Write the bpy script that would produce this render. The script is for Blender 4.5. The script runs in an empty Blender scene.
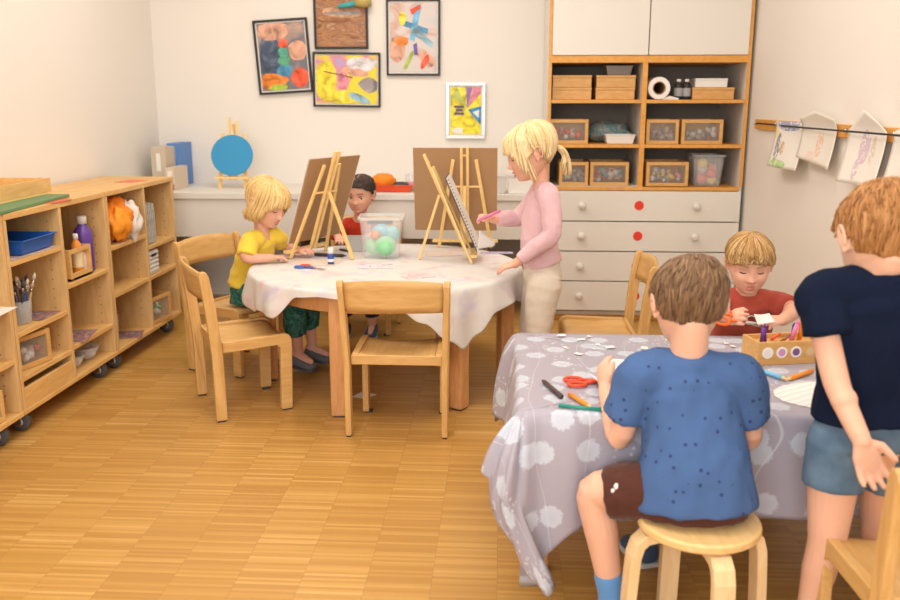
import bpy, bmesh, math, random
from mathutils import Vector as V, Matrix, noise
R = math.radians
PI = math.pi
scene = bpy.context.scene
col = scene.collection

# ------------------------------------------------------------------ camera
cam_d = bpy.data.cameras.new('camera')
cam = bpy.data.objects.new('camera', cam_d); col.objects.link(cam)
cam.location = (0, 0, 1.18)
cam.rotation_euler = (R(90 - 12.688), 0, R(3.382))
cam_d.sensor_width = 36; cam_d.lens = 35.0
cam_d.clip_start = 0.05
cam_d.dof.use_dof = True; cam_d.dof.focus_distance = 2.9; cam_d.dof.aperture_fstop = 3.4
scene.camera = cam
scene.view_settings.view_transform = 'Standard'
scene.view_settings.look = 'None'
scene.view_settings.gamma = 1
scene.view_settings.use_curve_mapping = False
scene.view_settings.exposure = -0.12
w = bpy.data.worlds.new('world'); scene.world = w; w.use_nodes = True
w.node_tree.nodes['Background'].inputs[0].default_value = (1, .93, .82, 1)
w.node_tree.nodes['Background'].inputs[1].default_value = 0.6

def area(name, loc, size, power, color=(1, .93, .845), rot=(0, 0, 0), size_y=None):
    d = bpy.data.lights.new(name, 'AREA'); d.energy = power; d.size = size; d.color = color
    if size_y: d.shape = 'RECTANGLE'; d.size_y = size_y
    o = bpy.data.objects.new(name, d); col.objects.link(o)
    o.location = loc; o.rotation_euler = rot
    return o
area('ceiling_lamp', (-0.9, 3.9, 2.62), .9, 25)
area('ceiling_lamp', (0.5, 3.2, 2.62), .7, 11)
area('ceiling_lamp', (-0.5, 1.7, 2.62), .9, 26)
area('ceiling_lamp', (0.75, 1.0, 2.62), .9, 12)
area('rear_fill_light', (-0.6, -1.35, 1.55), 2.2, 78, (.90, .95, 1), (R(82), 0, 0), 1.5)  # added cool fill from behind the camera; no window in that wall

# ------------------------------------------------------------------ materials
MC = {}
def mat(name, color, rough=.5, metal=0, spec=.5, alpha=1, trans=0, sss=0, bump=None, emit=None, sheen=0):
    if name in MC: return MC[name]
    m = bpy.data.materials.new(name); m.use_nodes = True
    b = m.node_tree.nodes['Principled BSDF']
    b.inputs['Base Color'].default_value = (*color, 1)
    b.inputs['Roughness'].default_value = rough
    b.inputs['Metallic'].default_value = metal
    b.inputs['Specular IOR Level'].default_value = spec
    b.inputs['Alpha'].default_value = alpha
    b.inputs['Transmission Weight'].default_value = trans
    if sss:
        b.inputs['Subsurface Weight'].default_value = sss
        b.inputs['Subsurface Radius'].default_value = (.012, .005, .003)
        b.inputs['Subsurface Scale'].default_value = 1
    if sheen: b.inputs['Sheen Weight'].default_value = sheen
    if bump:
        nt = m.node_tree; n = nt.nodes.new('ShaderNodeTexNoise'); n.inputs['Scale'].default_value = bump[0]
        n.inputs['Detail'].default_value = 3
        tc = nt.nodes.new('ShaderNodeTexCoord'); nt.links.new(tc.outputs['Object'], n.inputs['Vector'])
        bp = nt.nodes.new('ShaderNodeBump'); bp.inputs['Strength'].default_value = bump[1]; bp.inputs['Distance'].default_value = .004
        nt.links.new(n.outputs['Fac'], bp.inputs['Height']); nt.links.new(bp.outputs['Normal'], b.inputs['Normal'])
    MC[name] = m; return m

class NT:
    def __init__(s, name, rough=.5, spec=.5):
        s.m = bpy.data.materials.new(name); s.m.use_nodes = True
        s.t = s.m.node_tree; s.b = s.t.nodes['Principled BSDF']
        s.b.inputs['Roughness'].default_value = rough
        s.b.inputs['Specular IOR Level'].default_value = spec
        MC[name] = s.m
    def n(s, kind, **kw):
        nd = s.t.nodes.new('ShaderNode' + kind)
        for k, v in kw.items():
            if k.startswith('_'): setattr(nd, k[1:], v)
        for k, v in kw.items():
            if not k.startswith('_'):
                try: nd.inputs[k].default_value = v
                except Exception: nd.inputs[int(k[1:])].default_value = v
        return nd
    def l(s, a, b): s.t.links.new(a, b)
    def math(s, op, a, b=None):
        nd = s.t.nodes.new('ShaderNodeMath'); nd.operation = op
        for i, v in enumerate((a, b)):
            if v is None: continue
            if isinstance(v, (int, float)): nd.inputs[i].default_value = v
            else: s.l(v, nd.inputs[i])
        return nd.outputs[0]
    def mix(s, fac, a, b, mode='MIX'):
        nd = s.t.nodes.new('ShaderNodeMix'); nd.data_type = 'RGBA'; nd.blend_type = mode
        for i, v in ((0, fac), (6, a), (7, b)):
            if isinstance(v, (int, float)): nd.inputs[i].default_value = v
            elif isinstance(v, tuple): nd.inputs[i].default_value = (*v, 1)
            else: s.l(v, nd.inputs[i])
        return nd.outputs[2]
    def ramp(s, fac, stops, interp='LINEAR'):
        nd = s.t.nodes.new('ShaderNodeValToRGB'); cr = nd.color_ramp; cr.interpolation = interp
        while len(cr.elements) < len(stops): cr.elements.new(.5)
        for e, (p, c) in zip(cr.elements, stops): e.position = p; e.color = (*c, 1)
        s.l(fac, nd.inputs[0]); return nd.outputs[0]

def wood(name, c1, c2, scale=(3, 3, 30), rough=.42):
    if name in MC: return MC[name]
    t = NT(name, rough, .4)
    tc = t.n('TexCoord'); mp = t.n('Mapping', Scale=scale); t.l(tc.outputs['Object'], mp.inputs[0])
    nz = t.n('TexNoise', Scale=2.2, Detail=5, Distortion=.6); t.l(mp.outputs[0], nz.inputs['Vector'])
    t.l(t.ramp(nz.outputs['Fac'], [(.32, c1), (.68, c2)]), t.b.inputs['Base Color'])
    return t.m
beechX = wood('beech_x', (.62, .35, .11), (.73, .45, .175), (4, 30, 30))
beech = wood('beech', (.62, .35, .11), (.73, .45, .175), (30, 30, 4))
beechY = wood('beech_y', (.62, .35, .11), (.73, .45, .175), (30, 4, 30))
shelfw = wood('shelf_wood', (.68, .385, .125), (.80, .50, .19), (25, 4, 25))
shelfz = wood('shelf_wood_upright', (.66, .40, .16), (.76, .50, .22), (22, 22, 4))
legw = wood('leg_wood', (.58, .27, .10), (.70, .36, .14), (30, 30, 5))
pine = wood('pine', (.86, .56, .20), (.93, .66, .28), (40, 40, 6))
boxw = wood('box_wood', (.62, .33, .10), (.72, .42, .15), (10, 40, 40))
edgew = wood('orange_edge', (.68, .31, .055), (.78, .39, .09), (20, 20, 20))
stoolw = wood('stool_wood', (.78, .50, .20), (.86, .60, .28), (6, 25, 25))
birch = wood('bent_birch', (.80, .56, .28), (.88, .66, .38), (30, 30, 5))
white = mat('white_laminate', (.77, .735, .67), .4)
whitep = mat('white_plastic', (.84, .82, .78), .35)
black = mat('black_matte', (.015, .014, .013), .5)
darkgrey = mat('dark_grey', (.05, .05, .055), .5)
rubber = mat('grey_rubber', (.09, .09, .10), .55)
steel = mat('steel', (.65, .64, .62), .28, 1)
skin = mat('skin', (.80, .47, .33), .5, spec=.35, sss=.25)
skinr = mat('skin_rosy', (.80, .44, .31), .5, spec=.35, sss=.25)
lipm = mat('lips', (.62, .20, .16), .42)
eyew = mat('eye_white', (.75, .72, .68), .25)
iris = mat('iris', (.05, .035, .03), .15)
lash = mat('lash', (.12, .06, .03), .7)
paper = mat('paper', (.86, .83, .78), .7)
paperb = mat('paper_bluish', (.70, .74, .84), .7)
card = mat('cardboard', (.42, .24, .115), .8, bump=(18, .25))
clear = mat('clear_plastic', (.93, .95, .95), .12, alpha=.20)
glass = mat('jar_glass', (.9, .93, .93), .08, alpha=.28)
pane = mat('box_pane', (.55, .52, .48), .12, alpha=.16)
def c(name, rgb, rough=.5, **k): return mat(name, rgb, rough, **k)

# wall plaster
t = NT('wall_paint', .75, .2)
nz = t.n('TexNoise', Scale=1.2, Detail=2); tc = t.n('TexCoord'); t.l(tc.outputs['Object'], nz.inputs['Vector'])
t.l(t.ramp(nz.outputs['Fac'], [(.3, (.835, .79, .73)), (.7, (.85, .805, .745))]), t.b.inputs['Base Color'])
wallm = t.m
# mosaic parquet
t = NT('parquet', .34, .45)
tc = t.n('TexCoord'); sp = t.n('SeparateXYZ'); t.l(tc.outputs['Object'], sp.inputs[0])
cx = t.math('FLOOR', t.math('DIVIDE', sp.outputs[0], .165))
off = t.math('MULTIPLY', cx, .0037)
yy = t.math('ADD', sp.outputs[1], off)
ry = t.math('FLOOR', t.math('DIVIDE', yy, .0105))
by = t.math('FLOOR', t.math('DIVIDE', t.math('ADD', yy, t.math('MULTIPLY', cx, .37)), .33))
cb = t.n('CombineXYZ'); t.l(cx, cb.inputs[0]); t.l(ry, cb.inputs[1])
wn = t.n('TexWhiteNoise', _noise_dimensions='2D'); t.l(cb.outputs[0], wn.inputs['Vector'])
cb2 = t.n('CombineXYZ'); t.l(cx, cb2.inputs[0]); t.l(by, cb2.inputs[1])
wn2 = t.n('TexWhiteNoise', _noise_dimensions='2D'); t.l(cb2.outputs[0], wn2.inputs['Vector'])
v = t.math('ADD', t.math('MULTIPLY', t.math('POWER', wn.outputs['Value'], 1.4), .72), t.math('MULTIPLY', wn2.outputs['Value'], .28))
nz = t.n('TexNoise', Scale=9.0, Detail=4); mp = t.n('Mapping', Scale=(1, 12, 1)); t.l(tc.outputs['Object'], mp.inputs[0]); t.l(mp.outputs[0], nz.inputs['Vector'])
colr = t.ramp(v, [(0, (.47, .235, .052)), (.45, (.56, .305, .076)), (.8, (.64, .37, .105)), (1, (.76, .47, .17))])
colr = t.mix(t.math('MULTIPLY', nz.outputs['Fac'], .35), colr, (.44, .22, .055), 'MIX')
gx = t.math('FRACT', t.math('DIVIDE', sp.outputs[0], .165))
gm = t.math('LESS_THAN', gx, .008)
colr = t.mix(t.math('MULTIPLY', gm, .4), colr, (.22, .10, .03))
t.l(colr, t.b.inputs['Base Color'])
floorm = t.m

def uvmat(name, base, build, rough=.6):
    t = NT(name, rough, .3); uv = t.n('UVMap'); build(t, uv.outputs[0]); return t.m
def cloth1(t, uv):    # white painters' cloth with lilac and pink blots
    n1 = t.n('TexNoise', Scale=5.5, Detail=3); t.l(uv, n1.inputs['Vector'])
    n2 = t.n('TexNoise', Scale=7.5, Detail=3, Distortion=1); mp = t.n('Mapping', Location=(4, 7, 2)); t.l(uv, mp.inputs[0]); t.l(mp.outputs[0], n2.inputs['Vector'])
    n3 = t.n('TexNoise', Scale=9, Detail=2); mp3 = t.n('Mapping', Location=(9, 1, 2)); t.l(uv, mp3.inputs[0]); t.l(mp3.outputs[0], n3.inputs['Vector'])
    a = t.ramp(n1.outputs['Fac'], [(.55, (0, 0, 0)), (.70, (1, 1, 1))])
    b = t.ramp(n2.outputs['Fac'], [(.55, (0, 0, 0)), (.70, (1, 1, 1))])
    d = t.ramp(n3.outputs['Fac'], [(.59, (0, 0, 0)), (.68, (1, 1, 1))])
    cc = t.mix(t.math('MULTIPLY', a, .55), (.74, .71, .67), (.74, .48, .50))
    cc = t.mix(t.math('MULTIPLY', b, .6), cc, (.58, .53, .72))
    cc = t.mix(t.math('MULTIPLY', d, .4), cc, (.72, .35, .50))
    t.l(cc, t.b.inputs['Base Color'])
def cloth2(t, uv):    # lilac oilcloth with pale dandelion heads
    vo = t.n('TexVoronoi', _voronoi_dimensions='2D', Scale=10.5, Randomness=.75); t.l(uv, vo.inputs['Vector'])
    nz = t.n('TexNoise', Scale=110, Detail=2); t.l(uv, nz.inputs['Vector'])
    dist = t.math('ADD', vo.outputs['Distance'], t.math('MULTIPLY', t.math('SUBTRACT', nz.outputs['Fac'], .5), .22))
    a = t.ramp(dist, [(.0, (.75, .75, .75)), (.25, (.95, .95, .95)), (.30, (0, 0, 0))])
    wv = t.n('TexWave', Scale=1.1, Distortion=9, Detail=1.5, **{'Detail Scale': 1.2}); t.l(uv, wv.inputs['Vector'])
    st = t.ramp(wv.outputs['Fac'], [(.485, (0, 0, 0)), (.5, (1, 1, 1)), (.515, (0, 0, 0))])
    vo2 = t.n('TexVoronoi', _voronoi_dimensions='2D', Scale=38); t.l(uv, vo2.inputs['Vector'])
    sp_ = t.ramp(vo2.outputs['Distance'], [(.13, (1, 1, 1)), (.17, (0, 0, 0))])
    nz3 = t.n('TexNoise', Scale=4); t.l(uv, nz3.inputs['Vector'])
    spm = t.math('MULTIPLY', sp_, t.ramp(nz3.outputs['Fac'], [(.5, (0, 0, 0)), (.56, (1, 1, 1))]))
    cc = t.mix(t.math('MULTIPLY', a, .75), (.38, .355, .42), (.60, .67, .76))
    cc = t.mix(t.math('MULTIPLY', st, .5), cc, (.82, .84, .86))
    cc = t.mix(t.math('MULTIPLY', spm, .5), cc, (.82, .84, .86))
    t.l(cc, t.b.inputs['Base Color'])
clothA = uvmat('paint_cloth', None, cloth1, .65)
clothB = uvmat('oilcloth', None, cloth2, .42)
MC['oilcloth'].node_tree.nodes['Principled BSDF'].inputs['Specular IOR Level'].default_value = .5

def blotch(name, cols, scale=6, rough=.6, warp=1.5, seed=0, interp='LINEAR', stretch=(1, 1, 1)):
    if name in MC: return MC[name]
    t = NT(name, rough, .3)
    tc = t.n('TexCoord'); mp = t.n('Mapping', Location=(seed * 3.1, seed * 1.7, seed), Scale=stretch); t.l(tc.outputs['Object'], mp.inputs[0])
    nz = t.n('TexNoise', Scale=scale, Detail=2, Distortion=warp); t.l(mp.outputs[0], nz.inputs['Vector'])
    k = len(cols); st = [(.28 + .44 * i / max(1, k - 1), cc) for i, cc in enumerate(cols)]
    t.l(t.ramp(nz.outputs['Fac'], st, interp), t.b.inputs['Base Color'])
    return t.m

# ------------------------------------------------------------------ mesh tools
class MB:
    def __init__(s): s.bm = bmesh.new(); s.mi = 0
    def _f(s, vs):
        try:
            f = s.bm.faces.new(vs); f.material_index = s.mi; return f
        except ValueError: return None
    def box(s, c, d, rot=None, taper=1):
        M_ = (rot if rot is not None else Matrix.Identity(3))
        vs = []
        for x, y, z in ((-1,-1,-1),(1,-1,-1),(1,1,-1),(-1,1,-1),(-1,-1,1),(1,-1,1),(1,1,1),(-1,1,1)):
            k = taper if z < 0 else 1
            vs.append(s.bm.verts.new(V(c) + M_ @ V((x*d[0]/2*k, y*d[1]/2*k, z*d[2]/2))))
        for f in ((3,2,1,0),(4,5,6,7),(0,1,5,4),(1,2,6,5),(2,3,7,6),(3,0,4,7)): s._f([vs[i] for i in f])
        return s
    def b2(s, a, b):
        return s.box([(p+q)/2 for p, q in zip(a, b)], [abs(q-p) for p, q in zip(a, b)])
    def rings(s, rings, cap=True, close=True):
        prev = None; first = None
        for r in rings:
            cur = [s.bm.verts.new(p) for p in r]
            if prev:
                n = len(cur)
                for i in range(n if close else n-1): s._f([prev[i], prev[(i+1) % n], cur[(i+1) % n], cur[i]])
            else: first = cur
            prev = cur
        if cap: s._f(list(reversed(first))); s._f(prev)
        return s
    def lathe(s, prof, c=(0,0,0), seg=20, rot=None, sx=1, sy=1, cap=True):
        M_ = rot if rot is not None else Matrix.Identity(3)
        return s.rings([[V(c) + M_ @ V((r*sx*math.cos(2*PI*i/seg), r*sy*math.sin(2*PI*i/seg), z)) for i in range(seg)] for r, z in prof], cap)
    def tube(s, pts, rad, seg=10, cap=True, hint=None, flat=1.0, dome=False):
        pts = [V(p) for p in pts]; n = len(pts)
        if not isinstance(rad, (list, tuple)): rad = [rad]*n
        tang = []
        for i in range(n):
            a = pts[max(0, i-1)]; b = pts[min(n-1, i+1)]; d = (b-a); tang.append(d.normalized() if d.length > 1e-9 else V((0,0,1)))
        h = V(hint) if hint is not None else (V((0,0,1)) if abs(tang[0].z) < .9 else V((1,0,0)))
        rs = []
        x = (h - tang[0]*h.dot(tang[0])).normalized()
        rr = []
        for i in range(n):
            x = (x - tang[i]*x.dot(tang[i])).normalized(); y = tang[i].cross(x)
            r = rad[i]; rx, ry = r if isinstance(r, (list, tuple)) else (r, r*flat)
            rr.append((pts[i], x.copy(), y, rx, ry, tang[i]))
        if dome:
            o = rr[0]; e = rr[-1]; ends = dome if isinstance(dome, str) else 'both'
            def dm(q, sg): return [(q[0]+q[5]*sg*max(q[3],q[4])*math.sin(a), q[1], q[2], q[3]*math.cos(a), q[4]*math.cos(a), q[5]) for a in (R(35), R(62), R(80))]
            rr = (list(reversed(dm(o, -1))) if ends != 'end' else []) + rr + (dm(e, 1) if ends != 'start' else [])
        for p, x, y, rx, ry, _ in rr: rs.append([p + x*rx*math.cos(2*PI*k/seg) + y*ry*math.sin(2*PI*k/seg) for k in range(seg)])
        return s.rings(rs, cap)
    def ell(s, c, r, rot=None, seg=16, n=10):
        M_ = rot if rot is not None else Matrix.Identity(3)
        rs = []
        for j in range(n+1):
            a = -PI/2 + PI*(j+.02)/(n+.04)
            rs.append([V(c) + M_ @ V((r[0]*math.cos(a)*math.cos(2*PI*k/seg), r[1]*math.cos(a)*math.sin(2*PI*k/seg), r[2]*math.sin(a))) for k in range(seg)])
        return s.rings(rs)
    def grid(s, f, nu, nv, close_u=False, uv=None):
        vs = [[s.bm.verts.new(f(i/nu, j/nv)) for j in range(nv+1)] for i in range(nu + (0 if close_u else 1))]
        L_ = s.bm.loops.layers.uv.verify() if uv else None
        N = len(vs)
        for i in range(nu):
            for j in range(nv):
                fc = s._f([vs[i][j], vs[(i+1) % N][j], vs[(i+1) % N][j+1], vs[i][j+1]])
                if fc and uv:
                    for lp, (a, b) in zip(fc.loops, ((i,j),(i+1,j),(i+1,j+1),(i,j+1))): lp[L_].uv = uv(a/nu, b/nv)
        return s
    def prism(s, pts2, f0, f1):
        """outline extruded: f0, f1 map a 2-D point to the two faces"""
        a = [s.bm.verts.new(f0(*p)) for p in pts2]; b = [s.bm.verts.new(f1(*p)) for p in pts2]
        s._f(a); s._f(list(reversed(b))); n = len(a)
        for i in range(n): s._f([a[(i+1) % n], a[i], b[i], b[(i+1) % n]])
        return s
    def obj(s, name, m, parent=None, smooth=False, bevel=0, solid=0, sub=0):
        bmesh.ops.recalc_face_normals(s.bm, faces=s.bm.faces) if not solid else None
        me = bpy.data.meshes.new(name); s.bm.to_mesh(me); s.bm.free()
        o = bpy.data.objects.new(name, me); col.objects.link(o)
        for mm in (m if isinstance(m, (list, tuple)) else [m]): me.materials.append(mm)
        if smooth:
            for p in me.polygons: p.use_smooth = True
        if parent: o.parent = parent
        if solid:
            md = o.modifiers.new('s', 'SOLIDIFY'); md.thickness = solid; md.offset = 0
        if bevel:
            md = o.modifiers.new('b', 'BEVEL'); md.width = bevel; md.segments = 2; md.limit_method = 'ANGLE'; md.angle_limit = R(40)
        if sub:
            md = o.modifiers.new('ss', 'SUBSURF'); md.levels = sub; md.render_levels = sub
        return o
def tag(o, label, cat, group=None, kind=None):
    if label: o['label'] = label
    if cat: o['category'] = cat
    if group: o['group'] = group
    if kind: o['kind'] = kind
    return o
def thing(name, label, cat, loc=(0,0,0), rz=0, group=None, rot=None):
    o = bpy.data.objects.new(name, None); col.objects.link(o); o.empty_display_size = .05
    o.location = loc; o.rotation_euler = rot if rot else (0, 0, rz)
    return tag(o, label, cat, group)
def struct(name, mb, m, **k):
    o = mb.obj(name, m, **k); o['kind'] = 'structure'; return o
def dup(root, loc, rz=None, label=None, group=None):
    r = root.copy(); col.objects.link(r); r.location = loc
    if rz is not None: r.rotation_euler = (0, 0, rz)
    if label: r['label'] = label
    if group: r['group'] = group
    for ch in list(root.children):
        k = ch.copy(); col.objects.link(k); k.parent = r
        for g in ch.children:
            d = g.copy(); col.objects.link(d); d.parent = k
    return r
def rotz(a): return Matrix.Rotation(a, 3, 'Z')
def rot3(x, y, z): return Matrix.Rotation(z, 3, 'Z') @ Matrix.Rotation(y, 3, 'Y') @ Matrix.Rotation(x, 3, 'X')

# ------------------------------------------------------------------ the room
XL, XR, YB, YF, ZC = -2.09, 1.29, 5.31, -1.6, 2.7
struct('floor', MB().b2((XL-.1, YF-.1, -.06), (XR+.1, YB+.1, 0)), floorm)
struct('ceiling', MB().b2((XL-.1, YF-.1, ZC), (XR+.1, YB+.1, ZC+.08)), wallm)
struct('wall_left', MB().b2((XL-.1, YF, 0), (XL, YB, ZC)), wallm)
struct('wall_right', MB().b2((XR, YF, 0), (XR+.1, YB, ZC)), wallm)
struct('wall_back', MB().b2((XL-.1, YB, 0), (XR+.1, YB+.1, ZC)), wallm)
struct('wall_front', MB().b2((XL-.1, YF-.1, 0), (XR+.1, YF, ZC)), wallm)
struct('baseboard_right', MB().b2((XR-.014, 1.0, 0), (XR, 4.74, .06)), white)
# the low white ledge box along the back wall
LY = 4.72
led = thing('wall_ledge', 'long low white boxed ledge running along the back wall', 'ledge', (0, LY, 0))
MB().b2((XL, 0, .665), (.225, YB-LY, .70)).obj('ledge_top', white, led, bevel=.003)
MB().b2((XL, .012, .455), (.225, .03, .665)).obj('front_panel', white, led)
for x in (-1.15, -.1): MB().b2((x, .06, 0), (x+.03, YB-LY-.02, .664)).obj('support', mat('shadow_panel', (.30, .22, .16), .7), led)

# ------------------------------------------------------------------ pictures on the back wall
def u_img(cols, name, scale, seed=0, stretch=(1,1,1)): return blotch(name, cols, scale, .35, 2.2, seed, stretch=stretch)
def framed(name, label, cx, cz, wd, ht, tilt, fm, fw, img, blobs, mount=0):
    t = thing(name, label, 'picture', (cx, YB-.004, cz), rot=(0, tilt, 0), group='pictures on the back wall')
    f = MB()
    f.b2((-wd/2, -.02, -ht/2), (wd/2, 0, -ht/2+fw)); f.b2((-wd/2, -.02, ht/2-fw), (wd/2, 0, ht/2))
    f.b2((-wd/2, -.02, -ht/2+fw), (-wd/2+fw, 0, ht/2-fw)); f.b2((wd/2-fw, -.02, -ht/2+fw), (wd/2, 0, ht/2-fw))
    f.obj('frame', fm, t, bevel=.002)
    MB().b2((-wd/2+fw, -.008, -ht/2+fw), (wd/2-fw, -.002, ht/2-fw)).obj('mount', paper, t)
    iw, ih = wd/2-fw-mount, ht/2-fw-mount
    p = MB(); p.b2((-iw, -.010, -ih), (iw, -.0082, ih))
    mats = [img]
    for k, (mm, pts) in enumerate(blobs):
        p.mi = k+1; mats.append(mm); y = -.0108 - .0004*k
        pts = [(max(-1, min(1, a))*iw, max(-1, min(1, b))*ih) for a, b in pts]
        p.prism(pts, lambda a, b: V((a, -.010, b)), lambda a, b: V((a, y, b)))
    p.obj('print', mats, t)
    return t
def bl(cx, cy, rx, ry, n=12, rot=0, wob=.12, seed=1):
    rnd = random.Random(seed); o = []
    for i in range(n):
        a = 2*PI*i/n; k = 1 + rnd.uniform(-wob, wob); x, y = rx*k*math.cos(a), ry*k*math.sin(a)
        o.append((cx + x*math.cos(rot)-y*math.sin(rot), cy + x*math.sin(rot)+y*math.cos(rot)))
    return o
def c(name, rgb, rough=.5, **k):
    if not name.startswith(('print_','poster_')) or name in ('print_white','poster_ink'): return mat(name, rgb, rough, **k)
    f = lambda q: tuple(min(.9, a*q) for a in rgb)
    return blotch(name, [f(.45), f(.85), f(1.15), tuple(min(.9, a*1.1+.10) for a in rgb)], 13, .4, 1.2, len(name))
fl = c('print_skin', (.66, .36, .25)); fr = c('print_red', (.80, .10, .04)); fo = c('print_orange', (.85, .25, .04))
fg = c('print_green', (.10, .35, .20)); fb = c('print_blue', (.08, .30, .50)); fd = c('print_slate', (.07, .10, .16))
fy = c('print_yellow', (.85, .68, .05)); fp = c('print_pink', (.75, .25, .35)); fbr = c('print_brown', (.30, .12, .05)); fli = c('print_lime', (.45, .60, .08))
bw = lambda x, y: (x, y)
framed('framed_picture', 'black framed print of a hand stacking modelling clay balls, hung slightly crooked', -1.302, 1.448, .325, .425, R(-3.4), black, .013,
    u_img([(.50, .22, .14), (.16, .18, .22), (.62, .40, .30)], 'print_a', 3, 1),
    [(fd, bl(-.55, .0, .5, .75, seed=3)), (fl, bl(-.3, .8, .7, .32, seed=4)), (fl, bl(.65, .15, .42, .28, seed=5)), (fo, bl(-.5, -.72, .6, .26, seed=2)), (fli, bl(-.3, -.92, .4, .1)),
     (fr, bl(.65, -.65, .38, .3, seed=8)), (fb, bl(.02, -.42, .32, .2)), (fg, bl(.04, -.12, .26, .17)), (c('print_teal', (.1, .40, .30)), bl(.03, .13, .22, .16)), (fr, bl(.05, .38, .2, .15))], .008)
framed('framed_picture', 'black framed brown wood and dark water print at the top edge', -.952, 1.70, .318, .42, R(0), black, .013,
    u_img([(.16, .07, .04), (.50, .24, .10), (.30, .14, .08), (.58, .36, .20)], 'print_b', 7, 3, (1, 1, 4)),
    [(c('print_tan', (.55, .32, .18)), bl(0, .0, .75, .16, seed=6)), (fbr, bl(-.1, -.25, .6, .07, seed=7)), (c('print_grey', (.32, .28, .28)), bl(.1, -.05, .8, .05))])
framed('framed_picture', 'black framed wide print of a hand painting yellow and pink', -.926, 1.314, .402, .315, R(.8), black, .012,
    u_img([(.85, .70, .04), (.86, .66, .05), (.70, .28, .40), (.45, .38, .60)], 'print_c', 4, 5),
    [(fy, bl(-.7, -.1, .38, .9, seed=1)), (c('print_pale', (.72, .68, .70)), bl(.5, .65, .5, .3, seed=2)), (fl, bl(.35, .3, .4, .16, rot=-.2, seed=9)), (c('print_grey', (.32, .28, .28)), bl(.72, -.2, .35, .3, rot=-.6, seed=3)),
     (fy, bl(-.1, -.7, .5, .3, seed=12)), (fp, bl(-.12, -.05, .18, .35, seed=5)), (c('print_sky', (.30, .50, .60)), bl(.4, -.75, .4, .14, rot=-.5, seed=5)), (fbr, [(-.75, .36), (.2, .12), (.2, .07), (-.75, .32)])], .006)
framed('framed_picture', 'tall black framed print of hands cutting coloured paper strips', -.528, 1.552, .315, .43, R(.3), black, .012,
    u_img([(.62, .60, .60), (.70, .62, .58), (.60, .30, .20)], 'print_d', 4, 7),
    [(fb, [(-.5, .35), (.6, .1), (.65, .25), (-.4, .5)]), (c('print_cyan', (.15, .45, .70)), [(.1, .95), (.35, .9), (.05, -.1), (-.15, -.05)]), (c('print_sky', (.30, .50, .60)), [(-.1, .15), (.8, -.3), (.85, -.15), (.1, .35)]),
     (fr, [(-.15, .8), (.3, .95), (.35, .85), (-.05, .65)]), (fy, bl(-.45, .55, .15, .2, seed=2)), (fl, bl(-.7, -.35, .38, .4, seed=7)), (fl, bl(.55, -.6, .4, .18, rot=-.5, seed=3)), (fo, bl(-.5, -.1, .3, .15, seed=8)),
     (fli, [(-.1, -.4), (.1, -.35), (-.3, -.9), (-.45, -.9)]), (fr, bl(.5, -.7, .25, .12, rot=.8)), (c('print_indigo', (.15, .12, .45)), [(0, -.2), (.15, -.15), (.2, -.5), (.05, -.5)])], .008)
pt = framed('framed_picture', 'silver framed yellow poster with pink and blue rays, below the black pictures', -.220, 1.135, .232, .325, R(.2), mat('silver_frame', (.62, .60, .57), .3, .6), .018,
    c('poster_yellow', (.86, .70, .04)),
    [(c('poster_purple', (.35, .18, .45)), [(.1, .1), (.0, 1), (.45, 1)]), (fp, [(.1, .1), (.5, 1), (1, 1), (1, .75)]), (c('poster_blue', (.03, .25, .55)), [(.15, .05), (1, .2), (1, -.6)]),
     (paper, [(.45, -.05), (.9, .05), (.85, -.3)]), (c('poster_olive', (.45, .5, .10)), [(.1, .15), (-.6, 1), (-.95, .6)]), (paper, bl(-.5, -.85, .35, .14)),
     (c('poster_ink', (.12, .07, .16)), [(-.75, .22), (-.1, .22), (-.1, .12), (-.75, .12)]), (c('poster_ink', (.12, .07, .16)), [(-.65, .08), (-.2, .08), (-.2, -.02), (-.65, -.02)]), (c('poster_ink', (.12, .07, .16)), [(-.75, -.07), (-.12, -.07), (-.12, -.17), (-.75, -.17)])], .008)
# gold brush ornament hanging in at the top edge
t = thing('hanging_brush', 'golden brush with a teal band hanging in over the top picture', 'decoration', (-.84, YB-.045, 1.745), rot=(0, R(80), 0))
MB().tube([(0,0,-.12), (0,0,-.02)], [.012, .016], 10).obj('handle', c('teal_band', (.05, .42, .45)), t, smooth=True)
MB().tube([(0,0,-.02), (0,0,.03), (0,0,.07)], [.018, .034, .03], 12).obj('bristles', c('gold_bristle', (.50, .38, .12), .5), t, smooth=True)

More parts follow.
